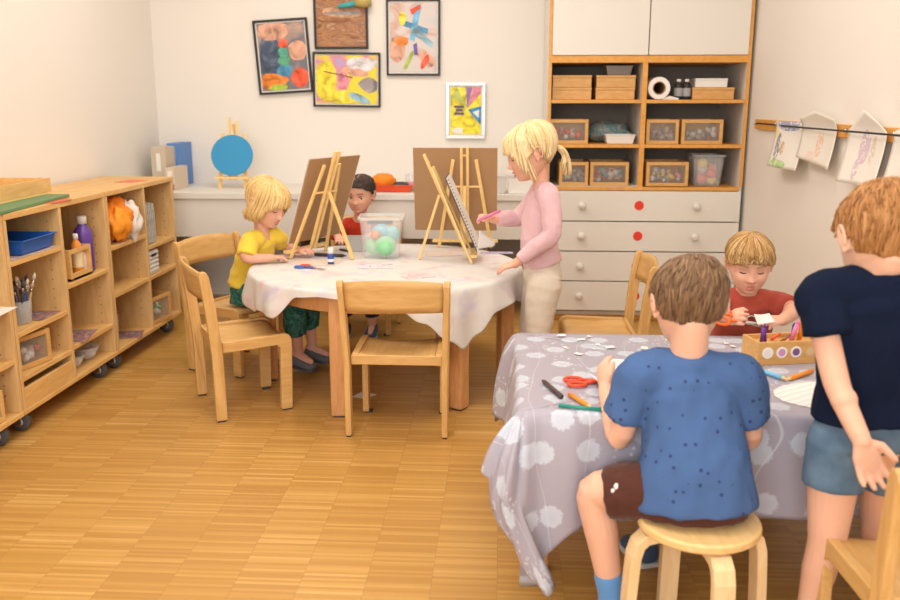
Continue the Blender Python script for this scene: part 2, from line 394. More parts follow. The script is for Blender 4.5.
# ------------------------------------------------------------------ rolling shelves, left
DX = .375; FX = -1.70; TH = .018; ZB, ZT = .085, .805
def caster(parent, x, y):
    k = thing('caster', None, None, (x, y, 0)); k.parent = parent
    MB().b2((-.028,-.028,.073),(.028,.028,.085)).box((0,-.02,.05),(.03,.004,.05)).box((0,.02,.05),(.03,.004,.05)).obj('bracket', steel, k, bevel=.001)
    rr = MB().tube([(0,-.014,.038),(0,-.009,.038),(0,.009,.038),(0,.014,.038)], [.032,.038,.038,.032], 22); rr.obj('wheel', rubber, k, smooth=True)
    MB().tube([(0,-.017,.038),(0,.017,.038)], .017, 16).obj('hub', c('hub_grey', (.55, .55, .55)), k, smooth=True)
def shelf_unit(y0, y1, yd, sh1, sh2, label, drawer=False):
    t = thing('rolling_shelf', label, 'shelf', (FX, y0, 0), group='rolling wooden shelf units')
    L = y1-y0; D = yd-y0
    for q in (0, L-TH): MB().b2((-DX, q, ZB+TH), (0, q+TH, ZT-TH)).obj('side_panel', shelfz, t, bevel=.0015)
    MB().b2((-DX, 0, ZT-TH), (.002, L, ZT+.004)).obj('top_board', shelfw, t, bevel=.002)
    MB().b2((-DX, 0, ZB), (.002, L, ZB+TH)).obj('bottom_board', shelfw, t, bevel=.002)
    MB().b2((-DX, TH, ZB+TH), (-DX+.008, L-TH, ZT-TH)).obj('back_panel', shelfz, t)
    m = MB(); m.b2((-DX+.008, D-TH/2, ZB+TH), (0, D+TH/2, ZT-TH))
    m.obj('divider', shelfz, t, bevel=.0015)
    h = MB()
    for yy in (TH+.0005, D-TH/2-.0005, D+TH/2+.0005, L-TH-.0005):
        for k in range(16):
            for xx in (-.05, -DX+.06): h.box((xx, yy, ZB+.08+k*.038), (.004, .0012, .004))
    h.obj('peg_holes', darkgrey, t)
    for (a, b, zs) in ((TH, D-TH/2, sh1), (D+TH/2, L-TH, sh2)):
        for z in zs: MB().b2((-DX+.008, a, z-TH), (-.002, b, z)).obj('shelf_board', shelfw, t, bevel=.0015)
    if drawer:
        d = thing('drawer', None, None, (0, 0, 0)); d.parent = t
        MB().b2((-.016, TH+.002, ZB+TH+.001), (-.001, D-TH/2-.002, .178)).obj('drawer_front', shelfw, d, bevel=.0015)
        MB().b2((-DX+.02, TH+.008, ZB+TH+.001), (-.016, D-TH/2-.008, .15)).obj('drawer_box', shelfz, d)
    for x in (-.06, -DX+.06):
        for y in (.07, L-.07): caster(t, x, y)
    return t
shelf_unit(2.085, 2.875, 2.48, [.62, .37], [.497, .30], 'rolling wooden shelf unit cut off by the left picture edge')
shelf_unit(2.880, 3.662, 3.270, [.640, .384, .222], [.480, .232], 'rolling wooden shelf unit holding the blue tray, brush jar and paint bottles', True)
shelf_unit(3.667, 4.455, 4.078, [.565, .354], [.503, .354], 'rolling wooden shelf unit by the ledge, holding the orange cloth bundle')

def wbox(name, label, x, y, z, wd, dp, ht, rz=0, inside=None, group=None, m=None, side='y', seed=0):
    """open wooden box whose front has a window: front faces -y, or +x with side='x'"""
    t = thing(name, label, 'box', (x, y, z), rz + (PI/2 if side == 'x' else 0), group)
    m = m or boxw; b = .018
    f = MB(); hd, hw = dp/2, wd/2
    f.b2((-hw, -hd, 0), (hw, -hd+.01, b)); f.b2((-hw, -hd, ht-b), (hw, -hd+.01, ht)); f.b2((-hw, -hd, b), (-hw+b, -hd+.01, ht-b)); f.b2((hw-b, -hd, b), (hw, -hd+.01, ht-b))
    f.obj('front_frame', m, t, bevel=.0015)
    g = MB(); g.b2((-hw, -hd+.01, 0), (hw, hd, .008)); g.b2((-hw, -hd+.01, .008), (-hw+.008, hd, ht)); g.b2((hw-.008, -hd+.01, .008), (hw, hd, ht)); g.b2((-hw+.008, hd-.008, .008), (hw-.008, hd, ht))
    g.obj('box_body', m, t)
    MB().b2((-hw+b, -hd+.004, b), (hw-b, -hd+.007, ht-b)).obj('window_pane', pane, t)
    if inside:
        rnd = random.Random(seed); n = 26
        p = MB(); 
        for i in range(n):
            p.mi = i % len(inside); r = rnd.uniform(.012, .022)
            xx = rnd.uniform(-hw+b+.01, hw-b-.01); yy = rnd.uniform(-hd+.035, 0); zz = rnd.uniform(.012+r, max(.014+r, ht*.72-r))
            p.ell((xx, yy, zz), (r*rnd.uniform(.6, 1.3), r, r*rnd.uniform(.5, 1)), rot3(rnd.random()*3, rnd.random()*3, 0), 8, 5)
        o = p.obj('box_filling', list(inside), t, smooth=True); o['kind'] = 'stuff'
    return t
cw = c('f_white', (.75, .72, .68)); cr = c('f_red', (.70, .08, .04)); cgn = c('f_green', (.10, .40, .12)); cb_ = c('f_blue', (.10, .30, .60)); cyl_ = c('f_yellow', (.85, .65, .08)); cpk = c('f_pink', (.80, .30, .45)); cgy = c('f_grey', (.30, .28, .27)); cpu = c('f_purple', (.30, .12, .40)); cor = c('f_orange', (.85, .28, .03)); cte = c('f_teal', (.10, .45, .50))

# things on top of the shelves
t = thing('wooden_tray', 'shallow open wooden tray on top of the left shelf', 'tray', (-1.945, 3.27, .822), R(2))
f = MB(); f.b2((-.14,-.45,0),(.12,.20,.006)); f.obj('tray_bottom', pine, t)
f = MB(); f.b2((-.14,-.45,.006),(-.13,.20,.062)); f.b2((.11,-.45,.006),(.12,.20,.062)); f.b2((-.13,.19,.006),(.11,.20,.062)); f.b2((-.13,-.45,.006),(.11,-.44,.062)); f.obj('tray_rim', shelfw, t, bevel=.001)
tag(MB().b2((-.17,-.42,0),(.19,.26,.012)).obj('cutting_mat', c('mat_green', (.14, .26, .11), .6), bevel=.002), 'dark green board lying under the wooden tray', 'board').location = (-1.91, 3.17, .8095)
bpy.data.objects['cutting_mat'].rotation_euler = (0, 0, R(5))
tag(MB().prism([(0,0),(.05,.01),(.055,.16),(.02,.19),(-.02,.12)], lambda a,b: V((a,b,0)), lambda a,b: V((a,b,.001))).obj('paper_scrap', c('scrap_red', (.75,.12,.05))), 'red paper scrap beside the green board on the shelf', 'paper').location = (-1.745, 3.20, .8095)
tag(MB().prism([(0,0),(.10,-.02),(.13,.10),(.03,.13)], lambda a,b: V((a,b,0)), lambda a,b: V((a,b,.001))).obj('flyer', c('flyer_red', (.75,.16,.08))), 'small red flyer on top of the far shelf unit', 'paper').location = (-1.86, 4.12, .8095)
# blue tray
def tray(name, label, loc, w_, d_, h_, m, rz=0, flare=1.12):
    t = thing(name, label, 'tray', loc, rz)
    b = MB()
    def ringr(k, z, r=.012): return [V((sx*w_/2*k, sy*d_/2*k, z)) for sx, sy in ((-1,-1),(1,-1),(1,1),(-1,1))]
    b.rings([ringr(.96, 0), ringr(1, .003), ringr(flare, h_), ringr(flare+.05, h_), ringr(flare+.05, h_+.004), ringr(flare-.03, h_+.004), ringr(.94, .004)], cap=True)
    b.obj('tray_shell', m, t, bevel=.002)
    return t
tray('blue_tray', 'blue plastic tray on the upper shelf beside the shelf divider', (-1.84, 3.115, .645), .24, .21, .05, c('tray_blue', (.015, .12, .50), .35))
# brush jar
def cup(name, label, loc, r, h, m, cat='cup', top=1.1):
    t = thing(name, label, cat, loc)
    MB().lathe([(r*.96, 0), (r, .004), (r*top, h), (r*top-.003, h), (r-.003, .006)], seg=20).obj('cup_wall', m, t, smooth=True)
    return t
cup('brush_jar', 'clear jar packed with paintbrushes on the middle shelf', (-1.775, 3.045, .386), .042, .085, glass, 'jar')
rnd = random.Random(3)
brush_parts = []
for k in range(22):
    t = thing('paintbrush', 'wooden paintbrush standing bristles up in the jar', 'brush', (-1.775 + rnd.uniform(-.018, .018), 3.045+rnd.uniform(-.018, .018), .392), group='paintbrushes in the jar')
    t.rotation_euler = (rnd.uniform(-.28, .28), rnd.uniform(-.28, .28), 0)
    L = rnd.uniform(.135, .185)
    MB().tube([(0,0,0),(0,0,L*.5),(0,0,L*.75)], [.002,.0045,.003], 8).obj('handle', rnd.choice([c('br_tan', (.55,.38,.20)), darkgrey, c('br_blue', (.05,.10,.25)), c('br_brown', (.25,.12,.06))]), t, smooth=True)
    MB().tube([(0,0,L*.75),(0,0,L*.84)], .0042, 8).obj('ferrule', steel, t, smooth=True)
    MB().tube([(0,0,L*.84),(0,0,L*.93),(0,0,L)], [.005,.007,.001], 8).obj('bristles', rnd.choice([c('bri_tan', (.50,.36,.22)), darkgrey, c('bri_pale', (.62,.55,.45))]), t, smooth=True)
def sheet(name, label, pts, loc, m, rz=0, cat='paper', th=.0006, group=None):
    o = MB().prism(pts, lambda a,b: V((a,b,0)), lambda a,b: V((a,b,th))).obj(name, m)
    o.location = loc; o.rotation_euler = (0,0,rz)
    return tag(o, label, cat, group)
rect = lambda a, b: [(-a/2,-b/2),(a/2,-b/2),(a/2,b/2),(-a/2,b/2)]
paintm = blotch('painting_dark', [(.55,.45,.38), (.40,.20,.18), (.20,.12,.15), (.60,.50,.40)], 14, .6, 2, 2)
paintm2 = blotch('painting_light', [(.75,.68,.62), (.55,.35,.40), (.70,.62,.50), (.40,.42,.55)], 12, .6, 2, 4)
sheet('painting', 'small dark painting lying next to the brush jar', rect(.17,.15), (-1.80, 3.16, .386), paintm)
sheet('painting', 'pale painting lying under the blue tray', rect(.30,.33), (-1.855, 3.09, .6415), paintm2)
wbox('window_box', 'wooden box with a glass front holding white and red bits, above the drawer', -1.815, 3.04, .224, .20, .18, .125, R(-12), [cw, cw, cr, cgy], side='x', seed=4)
sheet('painting', 'brown and purple painting on the low shelf of the middle unit', rect(.2,.2), (-1.80, 3.42, .234), paintm, .2)
sheet('painting', 'small brown picture on the shelf under the orange bundle', rect(.18,.18), (-1.80, 3.86, .5665), blotch('painting_brown', [(.5,.25,.15),(.7,.45,.3),(.3,.15,.1)], 16, .6, 2, 7), .1)
for i, y in enumerate((3.40, 3.53)):
    t = thing('glass_bowl', 'small glass bowl of beads at the bottom, %s the casters' % ('nearer the drawer beside' if i == 0 else 'farther from the drawer above'), 'bowl', (-1.78, y, .1045), group='glass bowls')
    t['label'] = 'small glass bowl at the bottom, right beside the drawer' if i == 0 else 'small glass bowl at the bottom, behind the bowl beside the drawer'
    MB().lathe([(.03,0),(.032,.003),(.058,.055),(.055,.055),(.029,.006)], seg=20).obj('bowl_wall', glass, t, smooth=True)
    MB().lathe([(.028,.007),(.045,.03),(.03,.038),(.001,.04)], seg=14).obj('bowl_filling', paintm2, t, smooth=True)['kind'] = 'stuff'
# paint bottles
def bottle(name, label, loc, r, h, m, capm, lab=None, group='paint bottles'):
    t = thing(name, label, 'bottle', loc, group=group)
    MB().lathe([(r*.9,0),(r,.006),(r,h*.66),(r*.93,h*.74),(r*.45,h*.84),(r*.42,h*.86)], seg=20).obj('bottle_body', m, t, smooth=True)
    MB().lathe([(r*.52,h*.86),(r*.52,h*.985),(r*.44,h)], seg=16).obj('cap', capm, t, smooth=True)
    if lab: MB().lathe([(r+.0008,h*.16),(r+.0008,h*.56)], seg=20, cap=False).obj('paper_label', lab, t, smooth=True)
    return t
bottle('paint_bottle', 'large purple paint bottle with white cap', (-1.765, 3.57, .482), .038, .235, c('paint_purple', (.14,.06,.36), .3), whitep)
bottle('paint_bottle', 'brown paint bottle next to the divider', (-1.80, 3.40, .482), .030, .225, c('paint_brown', (.24,.07,.04), .3), c('cap_tan', (.65,.45,.32)))
bottle('paint_bottle', 'dark brown paint bottle behind the wooden crate', (-1.885, 3.50, .482), .030, .215, c('paint_brown2', (.20,.06,.035), .3), c('cap_rose', (.55,.30,.25)))
t = thing('bottle_crate', 'open wooden crate with a front frame holding small paint bottles', 'crate', (-1.715, 3.435, .4815), 0)
f = MB()
for y in (-.085, .085): f.b2((-.04, y-.007, 0), (.0, y+.007, .125))
f.b2((-.12, -.092, 0), (0, .092, .01)); f.b2((-.008, -.078, .0), (.0, .078, .028)); f.b2((-.008, -.078, .108), (.0, .078, .125)); f.b2((-.12,-.092,.01),(-.11,.092,.10))
f.obj('crate_frame', shelfw, t, bevel=.001)
bottle('paint_bottle', 'small orange paint bottle with white cap in the crate', (-1.745, 3.462, .4925), .021, .165, c('paint_orange', (.80,.28,.03), .3), whitep, c('lab_y', (.85,.7,.4)))
bottle('paint_bottle', 'small white labelled bottle in the crate next to the orange one', (-1.745, 3.503, .4925), .018, .10, c('paint_pinkish', (.80,.62,.55), .3), c('cap_peach', (.80,.55,.40)))
bottle('paint_bottle', 'small red and yellow bottle in the crate beside the divider', (-1.745, 3.375, .4925), .018, .085, c('paint_red', (.75,.12,.06), .3), c('cap_y', (.85,.55,.10)))
# orange bundle
t = thing('fabric_bundle', 'orange fabric bundle with white cloth, spilling from the far shelf', 'fabric', (-1.80, 3.87, .568))
b = MB()
def blob(u, v, R0=(.11, .135, .10), c0=(0, 0, .098), sd=0, amp=.22):
    a = 2*PI*u; e = -PI/2 + PI*v; d = V((math.cos(e)*math.cos(a), math.cos(e)*math.sin(a), math.sin(e)))
    k = 1 + amp*noise.noise(d*2.2 + V((sd,0,0))) + amp*.5*noise.noise(d*6 + V((sd,3,0)))
    return V(c0) + V((d.x*R0[0]*k, d.y*R0[1]*k, d.z*R0[2]*k))
b.grid(lambda u, v: blob(u, v), 48, 24, True); b.obj('orange_cloth', c('cloth_orange', (.90,.26,.01), .7), t, smooth=True)
MB().grid(lambda u, v: blob(u, v, (.055,.05,.095), (.075,.075,.075), 4, .3), 36, 18, True).obj('white_cloth', c('cloth_white', (.78,.72,.66), .8), t, smooth=True)
MB().grid(lambda u, v: blob(u, v, (.05,.08,.075), (.075,-.04,.08), 9, .35), 36, 18, True).obj('loose_orange_cloth', c('cloth_orange2', (.92,.33,.02), .7), t, smooth=True)
# row of grey folders
for k in range(6):
    t = tag(MB().box((0,0,.10), (.23,.012,.20-.008*(k%3)), rot3(R(3*(k%2)),0,0)).obj('magazine', blotch('mag', [(.35,.33,.31),(.60,.57,.52),(.25,.24,.24)], 30, .5, 1, 2, stretch=(1,8,1)), bevel=.001), 'grey magazine standing upright in the far shelf', 'magazine', 'upright grey magazines'); t.location = (-1.83, 4.115+k*.021, .505)
t = thing('letter_box', 'white ridged storage box with a dark handle slot', 'box', (-1.79, 4.17, .356))
b = MB(); b.b2((-.1,-.06,0),(.075,.06,.115))
for k in range(5): b.b2((.075,-.06,.012+k*.021),(.079,.06,.022+k*.021))
b.obj('box_shell', whitep, t, bevel=.002); MB().b2((.079,-.03,.088),(.0815,.03,.1)).obj('handle_slot', black, t)
wbox('window_box', 'wooden glass-fronted box with green filling, at the bottom beside the end caster', -1.80, 4.20, .105, .20, .2, .135, R(-10), [cgn, cw, cgn], side='x', seed=9)
t = cup('clear_tumbler', 'tall clear tumbler with grey bits at the bottom of the far shelf', (-1.79, 3.80, .105), .035, .13, glass, 'jar')
MB().lathe([(.03,.008),(.035,.10),(.02,.16),(.003,.165)], seg=12).obj('tumbler_filling', paintm2, t, smooth=True)
sheet('painting', 'small purple painting on the floorboard of the far shelf', rect(.14,.14), (-1.77, 3.93, .1045), paintm, .3)
sheet('drawing_sheet', 'white sheet sticking out of the shelf at the left picture edge', rect(.20,.22), (-1.735, 2.70, .50), paper, .1)
wbox('wooden_bin', 'wooden box at the bottom of the leftmost shelf unit', -1.82, 2.66, .105, .24, .22, .11, 0, None, side='x', m=shelfw)

# ------------------------------------------------------------------ things on the ledge
def mfile(x, y, label, m1, m2, h=.19, wd=.085, rz=0):
    t = thing('magazine_file', label, 'file', (x, y, .7005), rz, 'magazine files on the ledge')
    MB().b2((-wd/2,-.11,0),(wd/2,.11,h)).obj('file_shell', m1, t, bevel=.002)
    b = MB(); b.b2((-wd/2+.001,-.1115,.0),(wd/2-.001,-.11,h*.26)); b.obj('lower_band', m2, t)
    MB().b2((-.012,-.1125,h*.42),(.012,-.11,h*.85)).obj('spine_sticker', paper, t)
    return t
mfile(-1.955, 5.04, 'beige magazine file with blue lower band beside the shelf', c('file_beige', (.60,.50,.38)), c('file_blue', (.10,.25,.60)), .235)
mfile(-1.925, 5.19, 'blue magazine file behind the beige one', c('file_blue', (.10,.25,.60)), c('file_beige', (.60,.50,.38)), .25, .07)
mfile(-1.865, 4.96, 'low beige folder file standing before the blue file', c('file_cream', (.70,.58,.45)), c('file_rust', (.50,.25,.18)), .125, .05)
# small easel with a blue round canvas
t = thing('display_easel', 'small pine easel standing on the ledge behind the blue disc', 'easel', (-1.545, 4.97, .7005))
def bar(m, a, b_, w_=.014, th=.008, hint=(1,0,0)):
    a, b_ = V(a), V(b_); d = (b_-a).normalized(); x = (V(hint) - d*V(hint).dot(d)).normalized(); y = d.cross(x)
    m.rings([[p + x*sx*w_/2 + y*sy*th/2 for sx, sy in ((-1,-1),(1,-1),(1,1),(-1,1))] for p in (a, b_)])
for p, q in (((-.075,0,0),(-.06,.06,.31)), ((.075,0,0),(.065,.06,.31))):
    m = MB(); bar(m, p, q, .018); m.obj('leg', pine, t)
m = MB(); bar(m, (-.018,.01,.05), (-.02,.07,.40), .014); m.obj('mast', pine, t)
m = MB(); bar(m, (.018,.01,.05), (.022,.07,.38), .014); m.obj('mast', pine, t)
m = MB(); bar(m, (.03,.20,0), (.0,.075,.36), .018); m.obj('rear_leg', pine, t)
m = MB(); m.box((0,-.004,.062),(.20,.034,.012)); m.obj('ledge_bar', pine, t)
discm = NT('blue_disc', .7, .2); vo = discm.n('TexWave', Scale=90); tc = discm.n('TexCoord'); discm.l(tc.outputs['Object'], vo.inputs['Vector'])
discm.l(discm.ramp(vo.outputs['Fac'], [(0, (.03,.25,.50)), (1, (.08,.38,.68))]), discm.b.inputs['Base Color'])
o = MB().lathe([(.01,-.004),(.118,-.004),(.122,0),(.118,.004),(.01,.004)], seg=48, rot=Matrix.Rotation(PI/2-.18, 3, 'X'), sy=.95).obj('round_canvas', discm.m, smooth=False)
o.location = (-1.54, 4.972, .889); tag(o, 'round bright blue woven disc resting on the small easel', 'canvas')
tray('red_tray', 'red tray on the ledge behind the clear plastic box', (-.600, 4.90, .701), .19, .18, .035, c('tray_red', (.80,.09,.02), .4))
tag(MB().grid(lambda u, v: blob(u, v, (.07,.05,.045), (0,0,.045), 3, .2), 24, 12, True).obj('cloth_rag', c('cloth_orange', (.90,.26,.01)), smooth=True), 'orange cloth lump lying in the red tray', 'cloth').location = (-.665, 4.89, .706)
tag(MB().grid(lambda u, v: blob(u, v, (.055,.04,.022), (0,0,.022), 5, .3), 24, 12, True).obj('cloth_rag', darkgrey, smooth=True), 'dark cloth lump lying in the red tray', 'cloth').location = (-.565, 4.88, .706)
for k, x in enumerate((-.68, -.52)):
    cup('glass_jar', 'empty glass jar at the %s end of the red tray' % ('boy-side' if k == 0 else 'easel-side'), (x, 5.02, .701), .035, .085, glass, 'jar', 1.0)
# clear tall container & white box right of the cardboard
t = thing('storage_bin', 'tall translucent white bin on the ledge behind the cardboard easel', 'bin', (-.085, 4.83, .701))
b = MB(); b.rings([[V((sx*k, sy*k*.6, z)) for sx, sy in ((-1,-1),(1,-1),(1,1),(-1,1))] for k, z in ((.10,0),(.115,.09),(.118,.09),(.118,.095),(.112,.095),(.096,.004))]); b.obj('bin_shell', mat('frosted', (.85,.83,.80), .4, alpha=.6), t, bevel=.002)
t = thing('white_carton', 'white lidded carton at the end of the ledge beside the cabinet', 'box', (.115, 4.86, .701))
MB().b2((-.08,-.1,0),(.08,.1,.09)).obj('carton_body', whitep, t, bevel=.002); MB().b2((-.084,-.104,.09),(.084,.104,.115)).obj('lid', whitep, t, bevel=.002)
# stuff under the ledge
tag(MB().grid(lambda u, v: blob(u, v, (.06,.06,.19), (0,0,.17), 7, .15), 24, 16, True).obj('plastic_bag', c('lime_bag', (.62,.60,.03), .4), smooth=True), 'lime yellow bag under the ledge behind the far shelf end', 'bag').location = (-1.835, 4.85, 0)
t = thing('power_strip', 'dark power strip with tangled cable on the wall under the ledge', 'power strip', (-1.50, YB-.012, .22))
MB().b2((-.03,-.03,-.08),(.03,0,.08)).obj('socket_body', black, t, bevel=.003)
MB().tube([(0,-.03,.05),(-.06,-.05,.12),(-.03,-.05,.18),(.04,-.05,.14),(.02,-.05,.02),(-.05,-.05,-.05),(-.02,-.03,-.2)], .006, 8).obj('cable', darkgrey, t, smooth=True)
# ------------------------------------------------------------------ tall wall cabinet
CX0, CX1, CY = .235, 1.272, 4.75
cab = thing('wall_cabinet', 'tall white built-in cabinet with orange edged open shelves and drawers', 'cabinet', (CX0, CY, 0))
CW = CX1-CX0; CD = YB-CY-.005
zo0, zo1 = .742, 1.385      # open part
f = MB(); f.b2((0,.004,.03),(.018,CD,2.35)); f.b2((CW-.018,.004,.03),(CW,CD,2.35)); f.b2((.018,CD-.01,.03),(CW-.018,CD,2.35)); f.b2((.018,.03,.03),(CW-.018,CD-.01,.05)); f.b2((.018,.02,2.33),(CW-.018,CD-.01,2.35))
f.obj('carcass', white, cab)
f = MB(); f.b2((0,-.006,.05),(.016,.004,2.35)); f.b2((CW-.016,-.006,zo0),(CW,.004,2.35)); f.obj('edge_strip', edgew, cab)
for a_, b_ in ((zo0-.018, zo0), (zo1, zo1+.035)): MB().b2((.016,-.006,a_),(CW-.016,CD-.012,b_)).obj('rail', edgew, cab)
mid = .500
f = MB(); f.b2((mid-.012,-.004,zo0),(mid+.014,CD-.012,zo1)); f.obj('divider', edgew, cab)
f = MB(); f.b2((mid-.0125,.02,zo0),(mid-.0121,CD-.012,zo1)); f.b2((.0181,.006,zo0+.0005),(mid-.012,CD-.013,zo0+.003)); f.obj('inner_lining', white, cab)
for z in (.966, 1.197):
    for a, b_ in ((.018, mid-.012), (mid+.014, CW-.018)):
        MB().b2((a,-.003,z-.018),(b_,CD-.012,z)).obj('shelf_board', edgew, cab, bevel=.001)
MB().b2((.018,CD-.016,zo0),(CW-.018,CD-.0105,zo1)).obj('back_panel', mat('cab_back', (.30,.26,.21), .7), cab)
for k, (a, b_) in enumerate(((.018, .510), (.515, CW-.018))):
    MB().b2((a,-.012,zo1+.037),(b_,.003,2.345)).obj('door', white, cab, bevel=.002)
dz = [.722, .556, .392, .2265, .060]
for k in range(4):
    d = thing('drawer', None, None, (0,0,0)); d.parent = cab
    MB().b2((.018,-.014,dz[k+1]+.004),(CW-.004,.003,dz[k]-.002)).obj('drawer_front', white, d, bevel=.002)
    zc = (dz[k]+dz[k+1])/2+.005
    for x in (.195, .80):
        MB().lathe([(.008,0),(.008,.012),(.019,.018),(.021,.026),(.016,.034),(.001,.036)], (x,-.014,zc), 18, Matrix.Rotation(PI/2,3,'X')).obj('knob', white, d, smooth=True)
    MB().lathe([(.001,0),(.025,0),(.025,.002),(.001,.002)], (.50,-.0145,zc), 24, Matrix.Rotation(PI/2,3,'X')).obj('red_dot', c('dot_red', (.78,.04,.01), .5), d)
MB().b2((.03,.05,0),(CW-.03,.07,.05)).obj('plinth', edgew, cab)
# contents
def xb(px): return px
Z1, Z2, Z3 = zo0+.004, .967, 1.198
G = 'plain wooden boxes in the cabinet'
def lid_box(x, z, w_, h, label, m=boxw, d_=.28, y=CY+.19, cat='box', group=None, name='wooden_box'):
    t = thing(name, label, cat, (x, y, z), group=group)
    MB().b2((-w_/2,-d_/2,0),(w_/2,d_/2,h*.78)).obj('box_base', m, t, bevel=.0015)
    MB().b2((-w_/2-.002,-d_/2-.002,h*.79),(w_/2+.002,d_/2+.002,h)).obj('lid', m, t, bevel=.0015)
    return t
lid_box(.364, Z3, .205, .062, 'plain wooden box, bottom of the stack beside the cabinet edge', group=G)
lid_box(.364, Z3+.063, .203, .062, 'plain wooden box, top of the stack beside the cabinet edge', group=G)
lid_box(.592, Z3, .203, .062, 'plain wooden box, bottom of the stack under the grey bin', group=G)
lid_box(.594, Z3+.063, .203, .062, 'plain wooden box, directly under the grey bin', group=G)
tray('grey_bin', 'small grey bin on top of the wooden boxes in the cabinet', (.615, CY+.18, Z3+.127), .12, .15, .045, c('bin_grey', (.36,.34,.32)), 0, 1.15)
t = thing('paper_roll', 'big white paper roll lying end-on in the cabinet', 'paper roll', (.772+.042, CY+.01, Z3+.058))
MB().rings([[V((r*math.cos(a*PI/14), y, r*math.sin(a*PI/14))) for a in range(28)] for r, y in ((.057,0),(.057,.36),(.034,.36),(.034,0),(.057,0))], cap=False).obj('paper_winding', paper, t, smooth=False)
MB().rings([[V((r*math.cos(a*PI/14), y, r*math.sin(a*PI/14))) for a in range(28)] for r, y in ((.0335,-.002),(.0335,.36),(.030,.36),(.030,-.002),(.0335,-.002))], cap=False).obj('cardboard_core', card, t)
MB().tube([(.02,.012,-.0555),(.06,.012,-.050),(.105,.012,-.0555)], [(.004,.001),(.010,.002),(.004,.001)], 8).obj('loose_end', paper, t)
for k in range(2):
    bottle('ink_bottle', 'small black bottle with white cap beside the paper roll, %s' % ('nearer the roll' if k == 0 else 'nearer the white carton'), (.925+k*.042, CY+.07, Z3), .023, .105, black, whitep, c('lab_grey', (.35,.35,.36)), 'ink bottles in the cabinet')
lid_box(1.103, Z3, .215, .062, 'plain wooden box under the white carton in the cabinet', group=G)
t = lid_box(1.09, Z3+.063, .165, .045, 'flat white carton on the wooden box in the cabinet', whitep, name='white_carton')
WG = 'glass-fronted wooden boxes in the cabinet'
wbox('window_box', 'glass-fronted wooden box on the middle shelf nearest the girl', .352, CY+.15, Z2, .205, .26, .128, 0, [cw, cgy, cr], WG, seed=1)
wbox('window_box', 'glass-fronted wooden box on the middle shelf next to the divider', .865-.020, CY+.15, Z2, .17, .26, .128, 0, [cgy, c('f_rose', (.50,.32,.26))], WG, seed=2)
wbox('window_box', 'glass-fronted wooden box on the middle shelf with a white cup inside', 1.052, CY+.15, Z2, .215, .26, .128, 0, [cgy, cw, cgy], WG, seed=3)
wbox('window_box', 'glass-fronted wooden box with grey bits on the lowest shelf behind the girl', .385, CY+.15, Z1, .155, .26, .125, 0, [cgy, cw], WG, seed=5)
wbox('window_box', 'glass-fronted wooden box with white and teal bits on the lowest shelf', .575, CY+.15, Z1, .205, .26, .125, 0, [cw, cw, cte, cr], WG, seed=6)
wbox('window_box', 'glass-fronted wooden box full of colourful beads on the lowest shelf', .878, CY+.13, Z1, .222, .26, .128, 0, [cyl_, cw, cpk, cgy, cw], WG, seed=7)
tray('white_bin', 'low white bin before the clear bag on the middle shelf', (.625, CY+.09, Z2), .135, .13, .045, whitep, 0, 1.15)
tag(MB().grid(lambda u, v: blob(u, v, (.12,.07,.055), (0,0,.055), 2, .3), 30, 16, True).obj('plastic_bag', blotch('bagmix', [(.28,.25,.22),(.10,.35,.40),(.50,.48,.45),(.20,.16,.14)], 22, .3, 2, 3), smooth=True), 'crumpled bag of teal and grey bits on the middle shelf', 'bag').location = (.585, CY+.27, Z2)
def tub(name, label, loc, w_, d_, h_, fill, rz=0, balls=(), lidded=True, wall=clear, rim=None):
    t = thing(name, label, 'plastic box', loc, rz)
    k0, k1 = .82, 1.0
    def rg(k, z): 
        o = []; r = .18
        for sx, sy in ((-1,-1),(1,-1),(1,1),(-1,1)):
            for q in ((1, 1-r), (1-r, 1)) if sx*sy > 0 else ((1-r, 1), (1, 1-r)): o.append(V((sx*q[0]*w_/2*k, sy*q[1]*d_/2*k, z)))
        return o
    MB().rings([rg(k0, 0), rg(k0, .002), rg(k1, h_*.97), rg(k1-.03, h_*.97), rg(k0-.03, .006)]).obj('tub_wall', wall, t)
    MB().rings([rg(k1+.02, h_*.93), rg(k1+.09, h_*.94), rg(k1+.09, h_), rg(k1-.02, h_), rg(k1-.02, h_*.93)], cap=False).obj('rim', rim or wall, t)
    return t
tub('plastic_tub', 'clear plastic tub of red and yellow toys on the lowest cabinet shelf', (1.10, CY+.12, Z1), .165, .20, .165, None, rim=mat('rim_grey', (.30,.30,.30), .4))
rnd = random.Random(8)
for k, (mm, nm) in enumerate(((cr,'red'),(cyl_,'yellow'),(cpk,'pink'),(cr,'red'),(cw,'white'),(cor,'orange'),(cyl_,'yellow'))):
    o = MB().ell((0,0,0), (.028,.022,.026), rot3(k, k*2, k), 12, 8).obj('toy_ball', mm, smooth=True)
    o.location = (1.075+.05*(k%2)+.005*(k%3), CY+.075+.02*(k%3), Z1+.034+.028*(k//2)); tag(o, nm+' toy in the clear tub on the lowest cabinet shelf', 'toy', 'toys in the clear tub')

